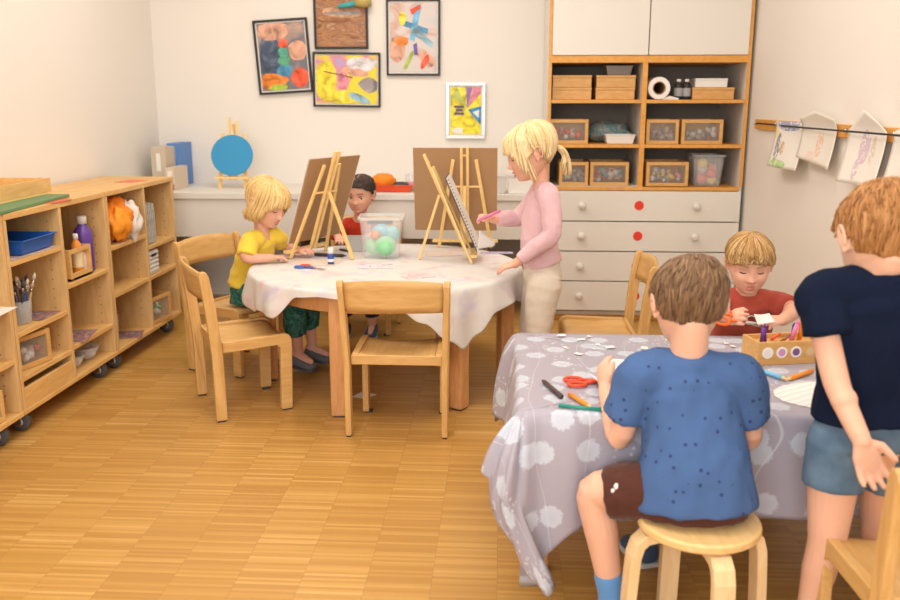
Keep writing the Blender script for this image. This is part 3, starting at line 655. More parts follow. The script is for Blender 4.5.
# ------------------------------------------------------------------ rail with drawings, right wall
t = thing('picture_rail', 'narrow wooden rail with a black cord, screwed along the right wall', 'rail', (XR, 4.6, 1.077))
MB().b2((-.016,-2.1,-.024),(0,0,.024)).obj('rail_board', edgew, t, bevel=.002)
m = MB(); m.tube([(-.018,-.03,.004)]+[(-.054 if .4 < a < 2 else -.02,-a,.004) for a in (.3,.6,.9,1.2,1.5,1.8)]+[(-.02,-2.08,.004)], .0035, 8); m.obj('cord', black, t, smooth=True)
for y in (-.02,-.36,-1.215,-1.625): MB().tube([(-.017,y,.004),(-.024,y,.004)], .008, 12).obj('screw', steel, t, smooth=True)
def wallsheet(name, label, y0, y1, z0, z1, m, seed=0, cut=.0, top=0):
    """drawing clipped behind the cord, curling off the wall; y runs towards the camera"""
    def f(u, v):
        y = y0 + (y1-y0)*u; zt = z1 + top*(1-abs(2*u-1)) ; z = z0 + (zt-z0)*v + cut*(1-v)*(u-.5)
        d = abs(z-1.081); x = -.036 - .35*max(0, 1.07-z)**1.4 - (.045*max(0, (z-1.09)/.1)) - .012*math.sin(u*3+seed)
        return V((XR + x, y, z))
    o = MB().grid(f, 14, 14).obj(name, m, smooth=True, solid=.0008)
    return tag(o, label, 'drawing', 'drawings hanging on the rail')
def drawm(name, pts, base=(.84,.80,.73)):
    """white paper with soft scribbles at places given in world (y, z)"""
    t = NT(name, .7, .2); tc = t.n('TexCoord'); sp = t.n('SeparateXYZ'); t.l(tc.outputs['Object'], sp.inputs[0])
    nz = t.n('TexNoise', Scale=35, Detail=3, Distortion=2); t.l(tc.outputs['Object'], nz.inputs['Vector']); cc = base
    for (y, z, ry, rz_, colr) in pts:
        dy = t.math('DIVIDE', t.math('SUBTRACT', sp.outputs[1], y), ry); dz_ = t.math('DIVIDE', t.math('SUBTRACT', sp.outputs[2], z), rz_)
        d = t.math('ADD', t.math('MULTIPLY', dy, dy), t.math('MULTIPLY', dz_, dz_))
        k = t.math('MULTIPLY', t.math('LESS_THAN', d, 1), t.math('GREATER_THAN', nz.outputs['Fac'], .46))
        cc = t.mix(t.math('MULTIPLY', k, .75), cc, colr)
    t.l(cc, t.b.inputs['Base Color']); return t.m
wallsheet('drawing', 'drawing with blue sky, grey figure and green grass on the rail', 4.14, 3.80, .90, 1.10, drawm('draw1', [(3.97,1.09,.14,.03,(.20,.25,.55)), (4.06,.99,.035,.06,(.12,.13,.22)), (4.00,.985,.025,.03,(.60,.35,.12)), (4.02,.915,.10,.02,(.25,.60,.05)), (4.12,1.05,.03,.03,(.80,.75,.05))]), 1, .0)
wallsheet('drawing', 'drawing with faint orange figure and a corner curling upward on the rail', 3.785, 3.46, .945, 1.12, drawm('draw2', [(3.6,1.02,.03,.05,(.80,.50,.35)), (3.66,.97,.04,.02,(.80,.62,.50))], (.80,.75,.67)), 2, -.03, .03)
wallsheet('drawing', 'drawing of a thin purple figure with a pointed top corner on the rail', 3.31, 2.995, .90, 1.085, drawm('draw3', [(3.17,1.03,.04,.06,(.62,.45,.60)), (3.10,1.02,.02,.05,(.70,.55,.45)), (3.20,.95,.02,.04,(.6,.45,.6))]), 3, .0, .075)
wallsheet('drawing', 'grey line drawing on the rail, cut off by the right picture edge', 2.955, 2.70, .88, 1.09, drawm('draw4', [(2.8,1.0,.03,.06,(.45,.43,.42))]), 4, .0, .03)

# ------------------------------------------------------------------ chairs and stools
def make_chair(label, loc, a, group='small beech chairs'):
    t = thing('kids_chair', label, 'chair', (*loc, 0), a, group)
    W, zt = .163, .585
    for s in (-1, 1):
        m = MB()   # rear post leaning back: side profile extruded in x
        prof = [(-.160,0),(-.118,0),(-.122,.26),(-.140,.45),(-.160,.565),(-.168,.580),(-.180,.585),(-.192,.580),(-.197,.566),(-.180,.44),(-.163,.26)]
        x0, x1 = s*W, s*(W+.022); k = s*.012
        m.prism(prof, lambda y, z: V((x0 + k*max(0, z-.3)/.28, y, max(z, .006))), lambda y, z: V((x1 + k*max(0, z-.3)/.28, y, max(z, .006))))
        m.obj('rear_leg', beech, t, bevel=.004)
        m = MB()   # front leg and side rail bent in one piece
        prof = [(.098,.006),(.143,.006),(.150,.27),(.147,.293),(.138,.305),(.12,.310),(-.118,.304),(-.120,.262),(.092,.268),(.104,.255)]
        a0, a1 = s*(W-.0245), s*(W-.0005)
        m.prism(prof, lambda y, z: V((a0, y, z)), lambda y, z: V((a1, y, z))); m.obj('front_leg', beechY, t, bevel=.003)
        for y in (-.14, .12): MB().b2((s*(W-.02)-.008 if y > 0 else s*(W+.011)-.008, y-.015, 0), (s*(W-.02)+.016 if y > 0 else s*(W+.011)+.008, y+.015, .006)).obj('glide', darkgrey, t)
    m = MB()
    def seat(u, v):
        x = (-1+2*u)*(W-.026); y = -.125 + .265*v
        return V((x, y, .288 + .012*(2*u-1)**2 - .006*math.sin(v*PI) - (.014*max(0, (v-.88)/.12)**2)))
    m.grid(seat, 12, 14); m.obj('seat', beechY, t, smooth=True, solid=.010)
    MB().b2((-W+.001,-.134,.268),(W-.001,-.120,.302)).obj('rear_rail', beechX, t, bevel=.002)
    m = MB()
    def back(u, v):
        uu = 2*u-1; x = uu*(W+.009); z = .472 + (.105+.012*(1-uu*uu))*v
        return V((x, -.163 - .022*(1-uu*uu) - .022*v*.9 - .004, z))
    m.grid(back, 18, 5); m.obj('backrest', beechX, t, smooth=True, solid=.009)
    return t
D2 = math.atan2
chA = make_chair('beech chair in the left foreground with its back to the shelves', (-1.018, 3.303), D2(.51, .86) - PI/2)
dup(chA, (-1.185, 3.817, 0), D2(-.45, .89) - PI/2, 'beech chair under the child in yellow')
dup(chA, (-.368, 3.11, 0), 0, 'empty beech chair pushed to the round table, back towards the viewer')
dup(chA, (.395, 3.44, 0), PI/2, 'beech chair in the middle, empty, turned sideways behind the square table')
dup(chA, (-.73, 4.50, 0), PI, 'beech chair behind the round table under the boy with cropped dark hair')
dup(chA, (.845, 1.60, 0), R(4), 'beech chair in the bottom right corner, cut off')

def make_stool(label, loc, a, zt, r, m1, m2):
    t = thing('bent_stool', label, 'stool', (*loc, 0), a)
    MB().lathe([(r-.006,zt-.022),(r,zt-.017),(r,zt-.004),(r-.005,zt)], seg=48).obj('seat', m1, t, smooth=False, bevel=.002)
    for k in range(4):
        an = k*PI/2; c_, s_ = math.cos(an), math.sin(an)
        pts = [(r*.30, zt-.034), (r*.72, zt-.034), (r*.90, zt-.038), (r*1.02, zt-.052), (r*1.08, zt-.078), (r*1.10, zt-.11), (r*1.13, .15), (r*1.17, 0)]
        m = MB(); rs = []
        for i, (q, z) in enumerate(pts):
            a_ = pts[max(0,i-1)]; b_ = pts[min(len(pts)-1,i+1)]; dx, dz_ = b_[0]-a_[0], b_[1]-a_[1]; L = math.hypot(dx,dz_); nx, nz_ = -dz_/L, dx/L
            h = .011; rr = []
            for sn, sw in ((-1,-1),(1,-1),(1,1),(-1,1)):
                rx = q + nx*h*sn; zz = max(0, z + nz_*h*sn); wy = .022*sw
                rr.append(V((rx*c_-wy*s_, rx*s_+wy*c_, min(zz, zt-.0225))))
            rs.append(rr)
        m.rings(rs); m.obj('leg', m2, t, bevel=.002)
    return t
make_stool('round bentwood stool under the boy in the blue dotted shirt', (.425, 1.735), R(-80), .325, .128, stoolw, birch)
make_stool('small round stool hidden under the boy cutting paper', (.80, 2.88), R(45), .30, .12, stoolw, birch)

# ------------------------------------------------------------------ tables and their cloths
RT = (-.49, 3.675); RR = .560; TZ = .500
t = thing('round_table', 'round wooden painting table under the stained white cloth', 'table', (*RT, 0))
MB().lathe([(RR-.004,TZ-.024),(RR,TZ-.02),(RR,TZ-.004),(RR-.004,TZ)], seg=72).obj('tabletop', legw, t)
MB().rings([[V((r*math.cos(a*PI/36), r*math.sin(a*PI/36), z)) for a in range(72)] for r, z in ((.50,TZ-.025),(.50,TZ-.095),(.478,TZ-.095),(.478,TZ-.025))], cap=False).obj('apron', legw, t)
for an in (-104, -50, 6, 66, 126, 188):
    x, y = .515*math.cos(R(an)), .515*math.sin(R(an))
    lg = MB().box((x, y, (TZ-.025+.006)/2), (.062, .062, TZ-.031), rotz(R(an)+.35)).obj('leg', legw, t, bevel=.008)
    MB().box((x, y, .003), (.045, .045, .006), rotz(R(an)+.35)).obj('glide', darkgrey, lg)
# painted cloth: hanging length by angle
KL = [(-180,.085),(-165,.12),(-150,.15),(-140,.125),(-128,.13),(-118,.04),(-108,.03),(-90,.035),(-80,.06),(-70,.12),(-60,.20),(-53,.245),(-46,.20),(-38,.12),(-25,.10),(-10,.135),(10,.15),(40,.10),(70,.06),(110,.06),(140,.12),(160,.09),(180,.085)]
def lerpk(K, x):
    for (a, p), (b, q) in zip(K, K[1:]):
        if a <= x <= b:
            s = (x-a)/(b-a); s = s*s*(3-2*s); return p + (q-p)*s
    return K[-1][1]
def rcloth(u, v):
    th = -180 + 360*u; L = lerpk(KL, (th+180) % 360 - 180)
    a = R(th); rc = RR + .006
    if v < .5:
        r = rc*(v/.5); 
        return V((r*math.cos(a), r*math.sin(a), .0035 + .0008*noise.noise(V((r*math.cos(a)*9, r*math.sin(a)*9, 0)))))
    s = (v-.5)/.5; h = L*s
    fold = .5+.5*math.sin(th*.19+1.2) ; f2 = .5+.5*math.sin(th*.43+.4)
    out = .012*(1-math.exp(-h/.006)) + (.026*fold + .012*f2)*min(1, h/.10)
    z = .0035 - h + .006*(1-math.exp(-h/.01))
    return V(((rc+out)*math.cos(a), (rc+out)*math.sin(a), z))
def ruv(u, v):
    a = R(-180+360*u); L = lerpk(KL, -180+360*u); r = RR*v/.5 if v < .5 else RR + L*(v-.5)/.5
    return (r*math.cos(a)+3, r*math.sin(a)+3)
o = MB().grid(rcloth, 240, 40, True, uv=ruv).obj('painting_cloth', clothA, smooth=True, solid=.0014); o.location = (*RT, TZ)
tag(o, 'white paint-stained cloth draped over the round table', 'tablecloth')

TX0, TX1, TY0, TY1 = .052, 1.20, 1.875, 2.56
t = thing('craft_table', 'rectangular table in front under the lilac dandelion cloth', 'table', ((TX0+TX1)/2, (TY0+TY1)/2, 0))
hw, hd = (TX1-TX0)/2, (TY1-TY0)/2
MB().b2((-hw,-hd,TZ-.024),(hw,hd,TZ)).obj('tabletop', legw, t, bevel=.002)
f = MB(); f.b2((-hw+.05,-hd+.17,TZ-.075),(hw-.05,-hd+.19,TZ-.025)); f.obj('apron', legw, t)
MB().b2((-hw+.05,hd-.19,TZ-.075),(hw-.05,hd-.17,TZ-.025)).obj('apron', legw, t)
for sx in (-1, 1):
    for sy in (-1, 1): MB().box((sx*(hw-.052), sy*(hd-.2), (TZ-.024)/2), (.055,.055,TZ-.024)).obj('leg', legw, t, bevel=.006)
# perimeter walk: (point, normal, arclength), corners fanned out
def perim():
    P = []; cs = [(TX0,TY1),(TX0,TY0),(TX1,TY0),(TX1,TY1)]; e = .004
    ns = [V((-1,0,0)), V((0,-1,0)), V((1,0,0)), V((0,1,0))]
    for k in range(4):
        a = V((*cs[k],0)); b = V((*cs[(k+1)%4],0)); n0 = ns[k]; N = 40 if k % 2 == 0 else 70
        for i in range(N+1): P.append((a.lerp(b, i/N), n0, k, i/N, None))
        n1 = ns[(k+1)%4]
        for i in range(1, 24):
            ph = i/24*PI/2; P.append((b.copy(), (n0*math.cos(ph)+n1*math.sin(ph)), k, 1, math.degrees(ph)))
    return P
PP = perim()
def hang(k, s, ph, p):
    """length, flare"""
    if ph is not None:
        if k == 0:   # near-left corner, the one that reaches for the floor
            return lerpk([(0,.20),(18,.13),(30,.15),(42,.30),(58,.375),(72,.41),(90,.40)], ph), lerpk([(0,.06),(22,.095),(42,.075),(65,.085),(90,.055)], ph)
        return lerpk([(0,.225),(45,.31),(90,.225)], ph), lerpk([(0,.03),(45,.075),(90,.03)], ph)
    if k == 0: return lerpk([(0,.225),(.15,.24),(.8,.22),(1,.20)], s), lerpk([(0,.03),(.1,.06),(.25,.022),(.8,.03),(1,.06)], s) + .008*math.sin(s*26)
    if k == 1: return lerpk([(0,.40),(.035,.375),(.07,.32),(.10,.285),(.14,.265),(.3,.25),(1,.225)], s), lerpk([(0,.055),(.035,.012),(.07,.025),(.10,.03),(.14,.008),(.3,.006),(1,.015)], s) + .006*math.sin(s*34+1)*min(1,abs(s-.22)*4)
    return .225, .025 + .008*math.sin(s*30)
nP = len(PP); cxy = V(((TX0+TX1)/2, (TY0+TY1)/2, 0))
def tcl(u, v):
    i = int(round(u*nP)) % nP; p, n, k, s, ph = PP[i]
    if v <= .4: return cxy.lerp(p, v/.4)*1 + V((0,0,TZ+.0035))
    h0 = (v-.4)/.6; L, fl = hang(k, s, ph, p); h = L*h0
    out = .005*(1-math.exp(-h/.004)) + fl*(1-math.exp(-h/.075))*1.1
    if ph is not None and k == 0: out += .006*math.sin(ph*.25+h*20)*min(1, h/.05)
    q = p + n*out + V((.065*max(0, (h-.2))/.15 if (ph is not None and k == 0) else 0, 0, 0))
    return V((q.x, q.y, TZ+.0035 - h + .003*(1-math.exp(-h/.008))))
def tuv(u, v):
    i = int(round(u*nP)) % nP; p, n, k, s, ph = PP[i]
    if v <= .4: q = cxy.lerp(p, v/.4)
    else: q = p + n*hang(k, s, ph, p)[0]*(v-.4)/.6
    return (q.x+2, q.y)
o = MB().grid(tcl, nP, 40, True, uv=tuv).obj('dandelion_cloth', clothB, smooth=True, solid=.0012)
tag(o, 'lilac oilcloth with pale dandelions hanging over the front table', 'tablecloth')
CZ = TZ + .0052   # cloth surface

# ------------------------------------------------------------------ easels
def easel(label, loc, a, bw_, bh, boardm, board_off=0, bz=.035, side=.125, H_=.47, apex=.17, back=.25, paper_m=None, solid=True, gap=.014, boardlabel=None, tw=.016):
    t = thing('table_easel', label, 'easel', (*loc, CZ), a, 'pine table easels')
    sl = apex/H_
    for s in (-1, 1):
        m = MB(); bar(m, (s*side, 0, .002), (s*side*.42, apex*.88, H_*.88), tw, .010); m.obj('side_leg', pine, t, bevel=.002)
        m = MB(); bar(m, (s*gap, sl*.03+.012, .03), (s*gap, apex+.012, H_), tw*.8, .012); m.obj('mast', pine, t, bevel=.002)
    m = MB(); bar(m, (0, back, .002), (0, apex*.62+.022, H_*.62), tw, .012); m.obj('rear_leg', pine, t, bevel=.002)
    for z in (.62, .92):
        m = MB(); wd = side*(.62 if z < .8 else .16); bar(m, (-wd, sl*H_*z+.006, H_*z), (wd, sl*H_*z+.006, H_*z), .008, .006, hint=(0,0,1)); m.obj('crossbar', pine, t)
    m = MB(); m.box((0, sl*.035-.022, .032), (bw_*.8, .03, .012)); m.obj('lower_ledge', pine, t, bevel=.001)
    an = math.atan2(apex, H_)
    b = thing('cardboard_sheet', boardlabel, 'board', (loc[0], loc[1], CZ), a, None)
    mm = Matrix.Rotation(-an, 3, 'X')
    def pos(x, y, z): return mm @ V((x, y, z)) + V((board_off, -.011, bz+.004))
    m = MB(); m.prism([(-bw_/2,0),(bw_/2,0),(bw_/2,bh),(-bw_/2,bh)], lambda x, z: pos(x,-.010,z), lambda x, z: pos(x,-.016,z)); m.obj('cardboard', boardm, b)
    if paper_m:
        m = MB(); m.prism([(-bw_/2-.012,-.004),(bw_/2+.006,-.004),(bw_/2+.006,bh-.005),(-bw_/2-.012,bh-.005)], lambda x, z: pos(x,-.0165,z), lambda x, z: pos(x,-.0185,z)); m.obj('paper_layer', paper_m, b)
    return t, b
d = V((.89,-.45)); aL = D2(d.y, d.x) - PI/2
easel('pine table easel seen from behind, between the yellow-shirt child and the clear box', (-.875, 3.89), aL, .36, .40, card, -.075, bz=.055, paper_m=paper, boardlabel='cardboard sheet with white paper edge, tilted on the left easel')
easel('pine table easel holding the square cardboard, straight behind the spiral pad', (-.172, 4.13), PI, .39, .40, card, .045, bz=.075, H_=.48, apex=.10, back=.10, boardlabel='large square cardboard sheet on the far easel')
t3, b3 = easel('pine table easel seen edge-on, holding the pad before the girl in pink', (-.125, 3.80), PI/2, .25, .34, c('pad_board', (.12,.09,.12)), 0, bz=.05, side=.10, H_=.46, apex=.20, back=.235, gap=.012, paper_m=paper, boardlabel='spiral drawing pad seen edge-on on the easel by the girl')
b3.name = 'spiral_pad'; b3['category'] = 'pad'
an = math.atan2(.20, .46); mm = Matrix.Rotation(-an, 3, 'X'); m = MB()
for k in range(22):
    p0 = mm @ V((-.125, -.016, .02+k*.0145)) + V((0,-.011,.054)); m.ell(p0, (.006,.009,.0025), mm, 8, 5)
m.obj('spiral_binding', black, b3, smooth=True)
o = MB().grid(lambda u, v: V((-.06+.075*u, .03*u-.02*v, .085*v*(1-.75*u)+.01*u)), 10, 6).obj('curled_sheet', paper, smooth=True, solid=.0008)
o.location = (-.04, 3.62, CZ+.075); o.rotation_euler = (R(6), R(4), R(8)); tag(o, 'white sheet curling off the pad at the girl hand', 'paper'); o['label'] = "white sheet curling off the spiral pad, next to the girl's drawing hand"

# ------------------------------------------------------------------ round table clutter
t = tub('clear_box', 'clear plastic box of coloured balls on the round table', (-.535, 3.87, CZ), .185, .16, .185, None, R(3), rim=mat('rim_clear', (.85,.85,.83), .2, alpha=.55))
MB().b2((-.055,-.092,.160),(.055,-.087,.172)).obj('handle', mat('rim_grey', (.30,.30,.30), .4), t)
for nm, mm, p, r in (('green ball low', c('ball_green', (.30,.68,.36), .4), (-.515,3.835,.052), .05), ('green ball', c('ball_green', (.30,.68,.36), .4), (-.568,3.86,.047), .042), ('blue ball', c('ball_blue', (.28,.62,.76), .4), (-.54,3.90,.105), .043), ('orange ball', c('ball_orange', (.85,.28,.08), .4), (-.56,3.84,.10), .022), ('teal ball', c('ball_teal', (.25,.62,.66), .4), (-.49,3.885,.10), .038)):
    o = MB().ell((0,0,0), (r, r, r*.9), None, 24, 16).obj('modelling_ball', mm, smooth=True); o.location = (p[0], p[1], CZ+p[2])
    lb = {'green ball low':'biggest pale green ball at the bottom of the clear box','green ball':'smaller pale green ball at the bottom of the clear box','blue ball':'light blue ball on top inside the clear box','orange ball':'small orange ball inside the clear box','teal ball':'teal ball leaning inside the clear box'}[nm]
    tag(o, lb, 'ball', 'balls in the clear box')
t = thing('grey_tub', 'small grey tub half hidden behind the clear box', 'tub', (-.675, 4.02, CZ))
MB().rings([[V((sx*k*.05, sy*k*.04, z)) for sx, sy in ((-1,-1),(1,-1),(1,1),(-1,1))] for k, z in ((.85,0),(1,.06),(1.08,.06),(1.08,.066),(.95,.066),(.8,.005))]).obj('tub_shell', c('tub_grey', (.52,.50,.47)), t, bevel=.002)
t = thing('glue_stick', 'blue glue stick with white cap standing on the round table', 'glue stick', (-.728, 3.66, CZ))
MB().lathe([(.0125,0),(.0135,.003),(.0135,.045),(.012,.047)], seg=20).obj('tube_body', c('glue_blue', (.02,.08,.40), .35), t, smooth=True)
MB().lathe([(.0138,.012),(.0138,.024)], seg=20, cap=False).obj('band', paper, t, smooth=True)
MB().lathe([(.0125,.047),(.0125,.068),(.011,.070)], seg=20).obj('cap', whitep, t, smooth=True)
def scissors(name, label, loc, a, m1, m2, L=.13, tilt=0):
    t = thing(name, label, 'scissors', loc, rot=(0, tilt, a))
    for s, mm in ((1, m1), (-1, m2)):
        m = MB(); r = .020
        m.tube([(-.055+r*1.1*math.cos(k*PI/9)-.01, s*.02+r*.72*math.sin(k*PI/9), .005) for k in range(19)], .0042, 8, cap=False)
        m.tube([(-.045, s*.012, .005), (-.012, s*.003, .005), (.004, -s*.002, .005)], [.0045,.005,.004], 8); m.obj('handle', mm, t, smooth=True)
        m = MB(); m.prism([(-.005,-s*.0065),(L*.35,-s*.001),(L*.48,s*.0065),(L*.3,s*.007),(-.005,s*.003)], lambda x, y: V((x, y, .004+s*.0009)), lambda x, y: V((x, y, .0050+s*.0009))); m.obj('blade', steel, t)
    return t
scissors('scissors', 'scissors with red and blue handles lying on the round table', (-.775, 3.548, CZ), R(-28), c('sc_red', (.80,.07,.02), .35), c('sc_blue', (.03,.15,.50), .35))
def pen(name, label, a, b, r, m, cat='pencil', tip=None, capm=None, group=None, z=CZ):
    a, b = V((*a, 0)), V((*b, 0)); L = (b-a).length
    t = thing(name, label, cat, ((a.x), (a.y), z+r), D2(b.y-a.y, b.x-a.x), group)
    MB().tube([(0,0,0),(L*.86,0,0)], r, 8).obj('barrel', m, t, smooth=True)
    MB().tube([(L*.86,0,0),(L,0,0)], [r*.95, r*.15], 8).obj('tip', tip or pine, t, smooth=True)
    if capm: MB().tube([(-.001,0,0),(L*.35,0,0)], r*1.12, 10).obj('cap', capm, t, smooth=True)
    return t
pen('marker_pen', 'thick black marker behind the glue stick', (-.84,3.86), (-.69,3.835), .0075, darkgrey, 'marker', black)
pen('marker_pen', 'small dark pen lying near the foot of the tilted easel', (-.755,4.02), (-.70,3.97), .005, darkgrey, 'marker', black)
pen('wooden_brush', 'pale wooden stick lying under the tilted cardboard', (-1.0,4.02), (-.86,4.10), .005, pine, 'stick')
GP = 'paintings and scraps on the round table'
pm = [blotch('smear%d' % k, cs, 9, .6, 2.5, k) for k, cs in enumerate(([(.78,.72,.66),(.70,.45,.50),(.80,.75,.70),(.40,.40,.62)], [(.80,.76,.70),(.78,.62,.50),(.82,.78,.74)], [(.80,.76,.72),(.62,.60,.75),(.82,.78,.74),(.55,.30,.45)]))]
sheet('painting', 'painted sheet lying before the blonde child in yellow', rect(.15,.11), (-.93, 3.86, CZ), pm[0], .4, group=GP)
sheet('painting', 'faintly painted sheet lying between scissors and black marker', rect(.20,.13), (-.80, 3.70, CZ), pm[1], -.2, group=GP)
sheet('painting', 'painted sheet lying in front of the clear box', rect(.16,.11), (-.53, 3.62, CZ), pm[2], .1, group=GP)
sheet('painting', 'painted sheet lying between the two right easels', rect(.16,.12), (-.27, 3.95, CZ), pm[1], .3, group=GP)
sheet('painting', 'sheet with a violet stripe at the elbow of the girl in pink', rect(.15,.05), (-.02, 4.0, CZ), blotch('violet_stripe', [(.25,.22,.45),(.60,.55,.68),(.30,.25,.50)], 30, .6, 1, 3), .0, group=GP)
sheet('painting', 'pink tinted scrap near the front chair back', rect(.12,.09), (-.33, 3.42, CZ), pm[0], .5, group=GP)
for k, (x, y, lb) in enumerate(((-.90,4.0,'small pale wooden disc beside the easel foot'), (-.38,3.25,'round pale wooden disc at the near table rim'))):
    o = MB().lathe([(.001,0),(.026,0),(.026,.004),(.001,.004)], seg=24).obj('wooden_disc', pine); o.location = (x, y, CZ); tag(o, lb, 'disc')

# ------------------------------------------------------------------ front table clutter
pen('marker_pen', 'dark brown marker lying alone on the front cloth', (.145,1.955), (.105,2.08), .006, c('brown_pen', (.06,.03,.03), .4), 'marker', darkgrey)
pen('colour_pencil', 'thick orange pencil beside the folded paper', (.165,1.975), (.208,1.885), .0055, c('pencil_orange', (.88,.27,.01), .4))
pen('colour_pencil', 'teal green pencil along the front edge of the table', (.135,1.898), (.245,1.872), .0045, c('pencil_teal', (.01,.28,.22), .4))
pen('colour_pencil', 'light blue pencil in front of the wooden pen box', (.660,2.205), (.712,2.118), .0060, c('pencil_sky', (.18,.52,.80), .4))
pen('colour_pencil', 'orange pencil in front of the pen box by the navy boy arm', (.80,2.197), (.709,2.117), .0060, c('pencil_orange', (.88,.27,.01), .4))
bpy.data.objects['colour_pencil.003']['label'] = "orange pencil in front of the pen box, touching the light blue pencil's tip"
scissors('scissors', 'scissors with red handles lying left of the folded paper', (.25, 2.085, CZ), R(10), c('sc_red', (.80,.07,.02), .35), c('sc_red', (.80,.07,.02), .35))
o = MB().grid(lambda u, v: V((.15*(u-.5), .12*(v-.5) + .03*u, .002+.065*abs(u-.35)**1.0*(1 if u < .35 else .3) + .012*math.sin(v*3)*u)), 12, 8).obj('folded_paper', paperb, smooth=False, solid=.0008)
o.location = (.31, 2.03, CZ); o.rotation_euler = (0,0,R(15)); tag(o, 'folded bluish white paper held by the boy in blue', 'paper')
sheet('paper_sheet', 'white paper sheet lying behind the folded paper', [(-.12,-.08),(.10,-.10),(.13,.05),(-.05,.10)], (.36, 2.20, CZ), paper, .1)
sheet('paper_sheet', 'white paper strip lying between the boy in blue and the pen box', rect(.12,.05), (.60, 2.32, CZ), paper, -.2)
linem = NT('lined_paper', .7, .2); wv = linem.n('TexWave', Scale=14, Distortion=1.5); tc = linem.n('TexCoord'); mp = linem.n('Mapping', Rotation=(0,0,R(60))); linem.l(tc.outputs['Object'], mp.inputs[0]); linem.l(mp.outputs[0], wv.inputs['Vector'])
linem.l(linem.ramp(wv.outputs['Fac'], [(0,(.62,.60,.62)),(.14,(.85,.82,.79))]), linem.b.inputs['Base Color'])
sheet('paper_sheet', 'striped white sheet with rounded corner below the orange pencil', bl(0,0,.12,.10,16,.3,.05,4), (.77, 2.02, CZ), linem.m, .1)
rnd = random.Random(5)
for k in range(16):
    s_ = rnd.uniform(.006,.018)
    sheet('paper_snippet', 'tiny white paper snippet scattered on the back half of the cloth', [(-s_,-s_*.4),(s_*.8,-s_*.6),(s_,s_*.5),(-s_*.3,s_*.7)], (rnd.uniform(.15,.68), rnd.uniform(2.33,2.52), CZ+.0004*k), paper, rnd.random()*3, group='paper snippets on the front table')
# pen box with coloured dots
pb = thing('pen_box', 'wooden pen box with coloured round dots on the front table', 'pen box', (.79, 2.325, CZ), R(12))
f = MB(); f.b2((-.125,-.045,0),(.125,.045,.006)); f.obj('box_bottom', boxw, pb)
f = MB()
for a_, b_ in (((-.125,-.045,.006),(.125,-.037,.062)), ): f.b2(a_, b_)
f.obj('front_board', boxw, pb, bevel=.001); MB().b2((-.125,.037,.006),(.125,.045,.062)).obj('rear_board', boxw, pb, bevel=.001)
for x in (-.125, .117): MB().b2((x,-.037,.006),(x+.008,.037,.062)).obj('end_board', boxw, pb, bevel=.001)
MB().b2((-.117,-.037,.046),(.117,.037,.050)).obj('holder_board', boxw, pb)
for k, (cc, lb) in enumerate((((.80,.76,.72),'white dot'), ((.62,.30,.52),'mauve dot'), ((.20,.08,.25),'purple dot'), ((.72,.50,.25),'tan dot'), ((.05,.45,.12),'green dot'), ((.80,.25,.35),'pink dot'))):
    x = -.098+k*.040
    rg = MB().lathe([(.001,0),(.0155,0),(.0155,.001),(.001,.001)], (x,-.0452,.033), 24, Matrix.Rotation(PI/2,3,'X')).obj('dot_ring', c('ring_tan',(.66,.42,.18)) if k == 3 else paper, pb)
    dd = MB().lathe([(.001,.001),(.010,.001),(.010,.0016),(.001,.0016)], (x,-.0452,.033), 20, Matrix.Rotation(PI/2,3,'X')).obj('dot', c('dot%d' % k, cc), rg); dd['label'] = lb
GB = 'pens and pencils in the pen box'
rb = rotz(R(12))
for nm, lb, mm, x, y, L, r, ax, ay, kind in (
    ('marker_pen','purple pen lying back-to-front at the left end of the pen box', c('pn_purple',(.14,.03,.28),.4), -.100,-.012,.085,.0055,.10,.05,'marker'),
    ('marker_pen','second purple pen leaning against the first in the pen box', c('pn_purple',(.14,.03,.28),.4), -.086,-.005,.080,.0050,-.12,-.05,'marker'),
    ('marker_pen','pink pen leaning to the right in the pen box', c('pn_pink',(.85,.20,.42),.4), -.012,-.005,.090,.0058,.0,.32,'marker'),
    ('colour_pencil','orange pencil upright in the pen box', c('pencil_orange',(.88,.27,.01),.4), .015,.0,.098,.0058,.05,.06,'pencil'),
    ('colour_pencil','yellow pencil upright in the pen box', c('pn_yellow',(.90,.62,.01),.4), .055,.0,.108,.0062,.0,.05,'pencil'),
    ('marker_pen','dark blue pen between orange and pink in the pen box', c('pn_blue',(.02,.06,.30),.4), .002,.012,.075,.0050,-.1,.1,'marker'),
    ('marker_pen','blue pen right of the yellow pencil in the pen box', c('pn_blue2',(.02,.08,.38),.4), .070,.012,.072,.0052,.0,.35,'marker'),
    ('colour_pencil','short red pencil lying flat across the pen box', c('pn_red',(.75,.10,.04),.4), -.060,.012,.062,.0042,.2,.9,'pencil'),
    ('colour_pencil','short brown pencil lying flat across the pen box', c('pn_brown',(.30,.12,.05),.4), -.045,-.012,.064,.0042,.3,.75,'pencil')):
    q = rb @ V((x, y, 0)); t = thing(nm, lb, kind, (.79+q.x, 2.325+q.y, CZ+.052), rot=(ax, ay, R(12)), group=GB); L -= .03
    MB().tube([(0,0,0),(0,0,L*.8)], r, 8).obj('barrel', mm, t, smooth=True)
    MB().tube([(0,0,L*.8),(0,0,L)], [r, r*.25], 8).obj('tip', mm, t, smooth=True)
sheet('paper_scrap', 'white kite-shaped paper scrap on the floor under the front chair', [(-.03,-.03),(.04,-.02),(.01,.05),(-.06,.01)], (-.55, 3.42, .001), paper, .6)

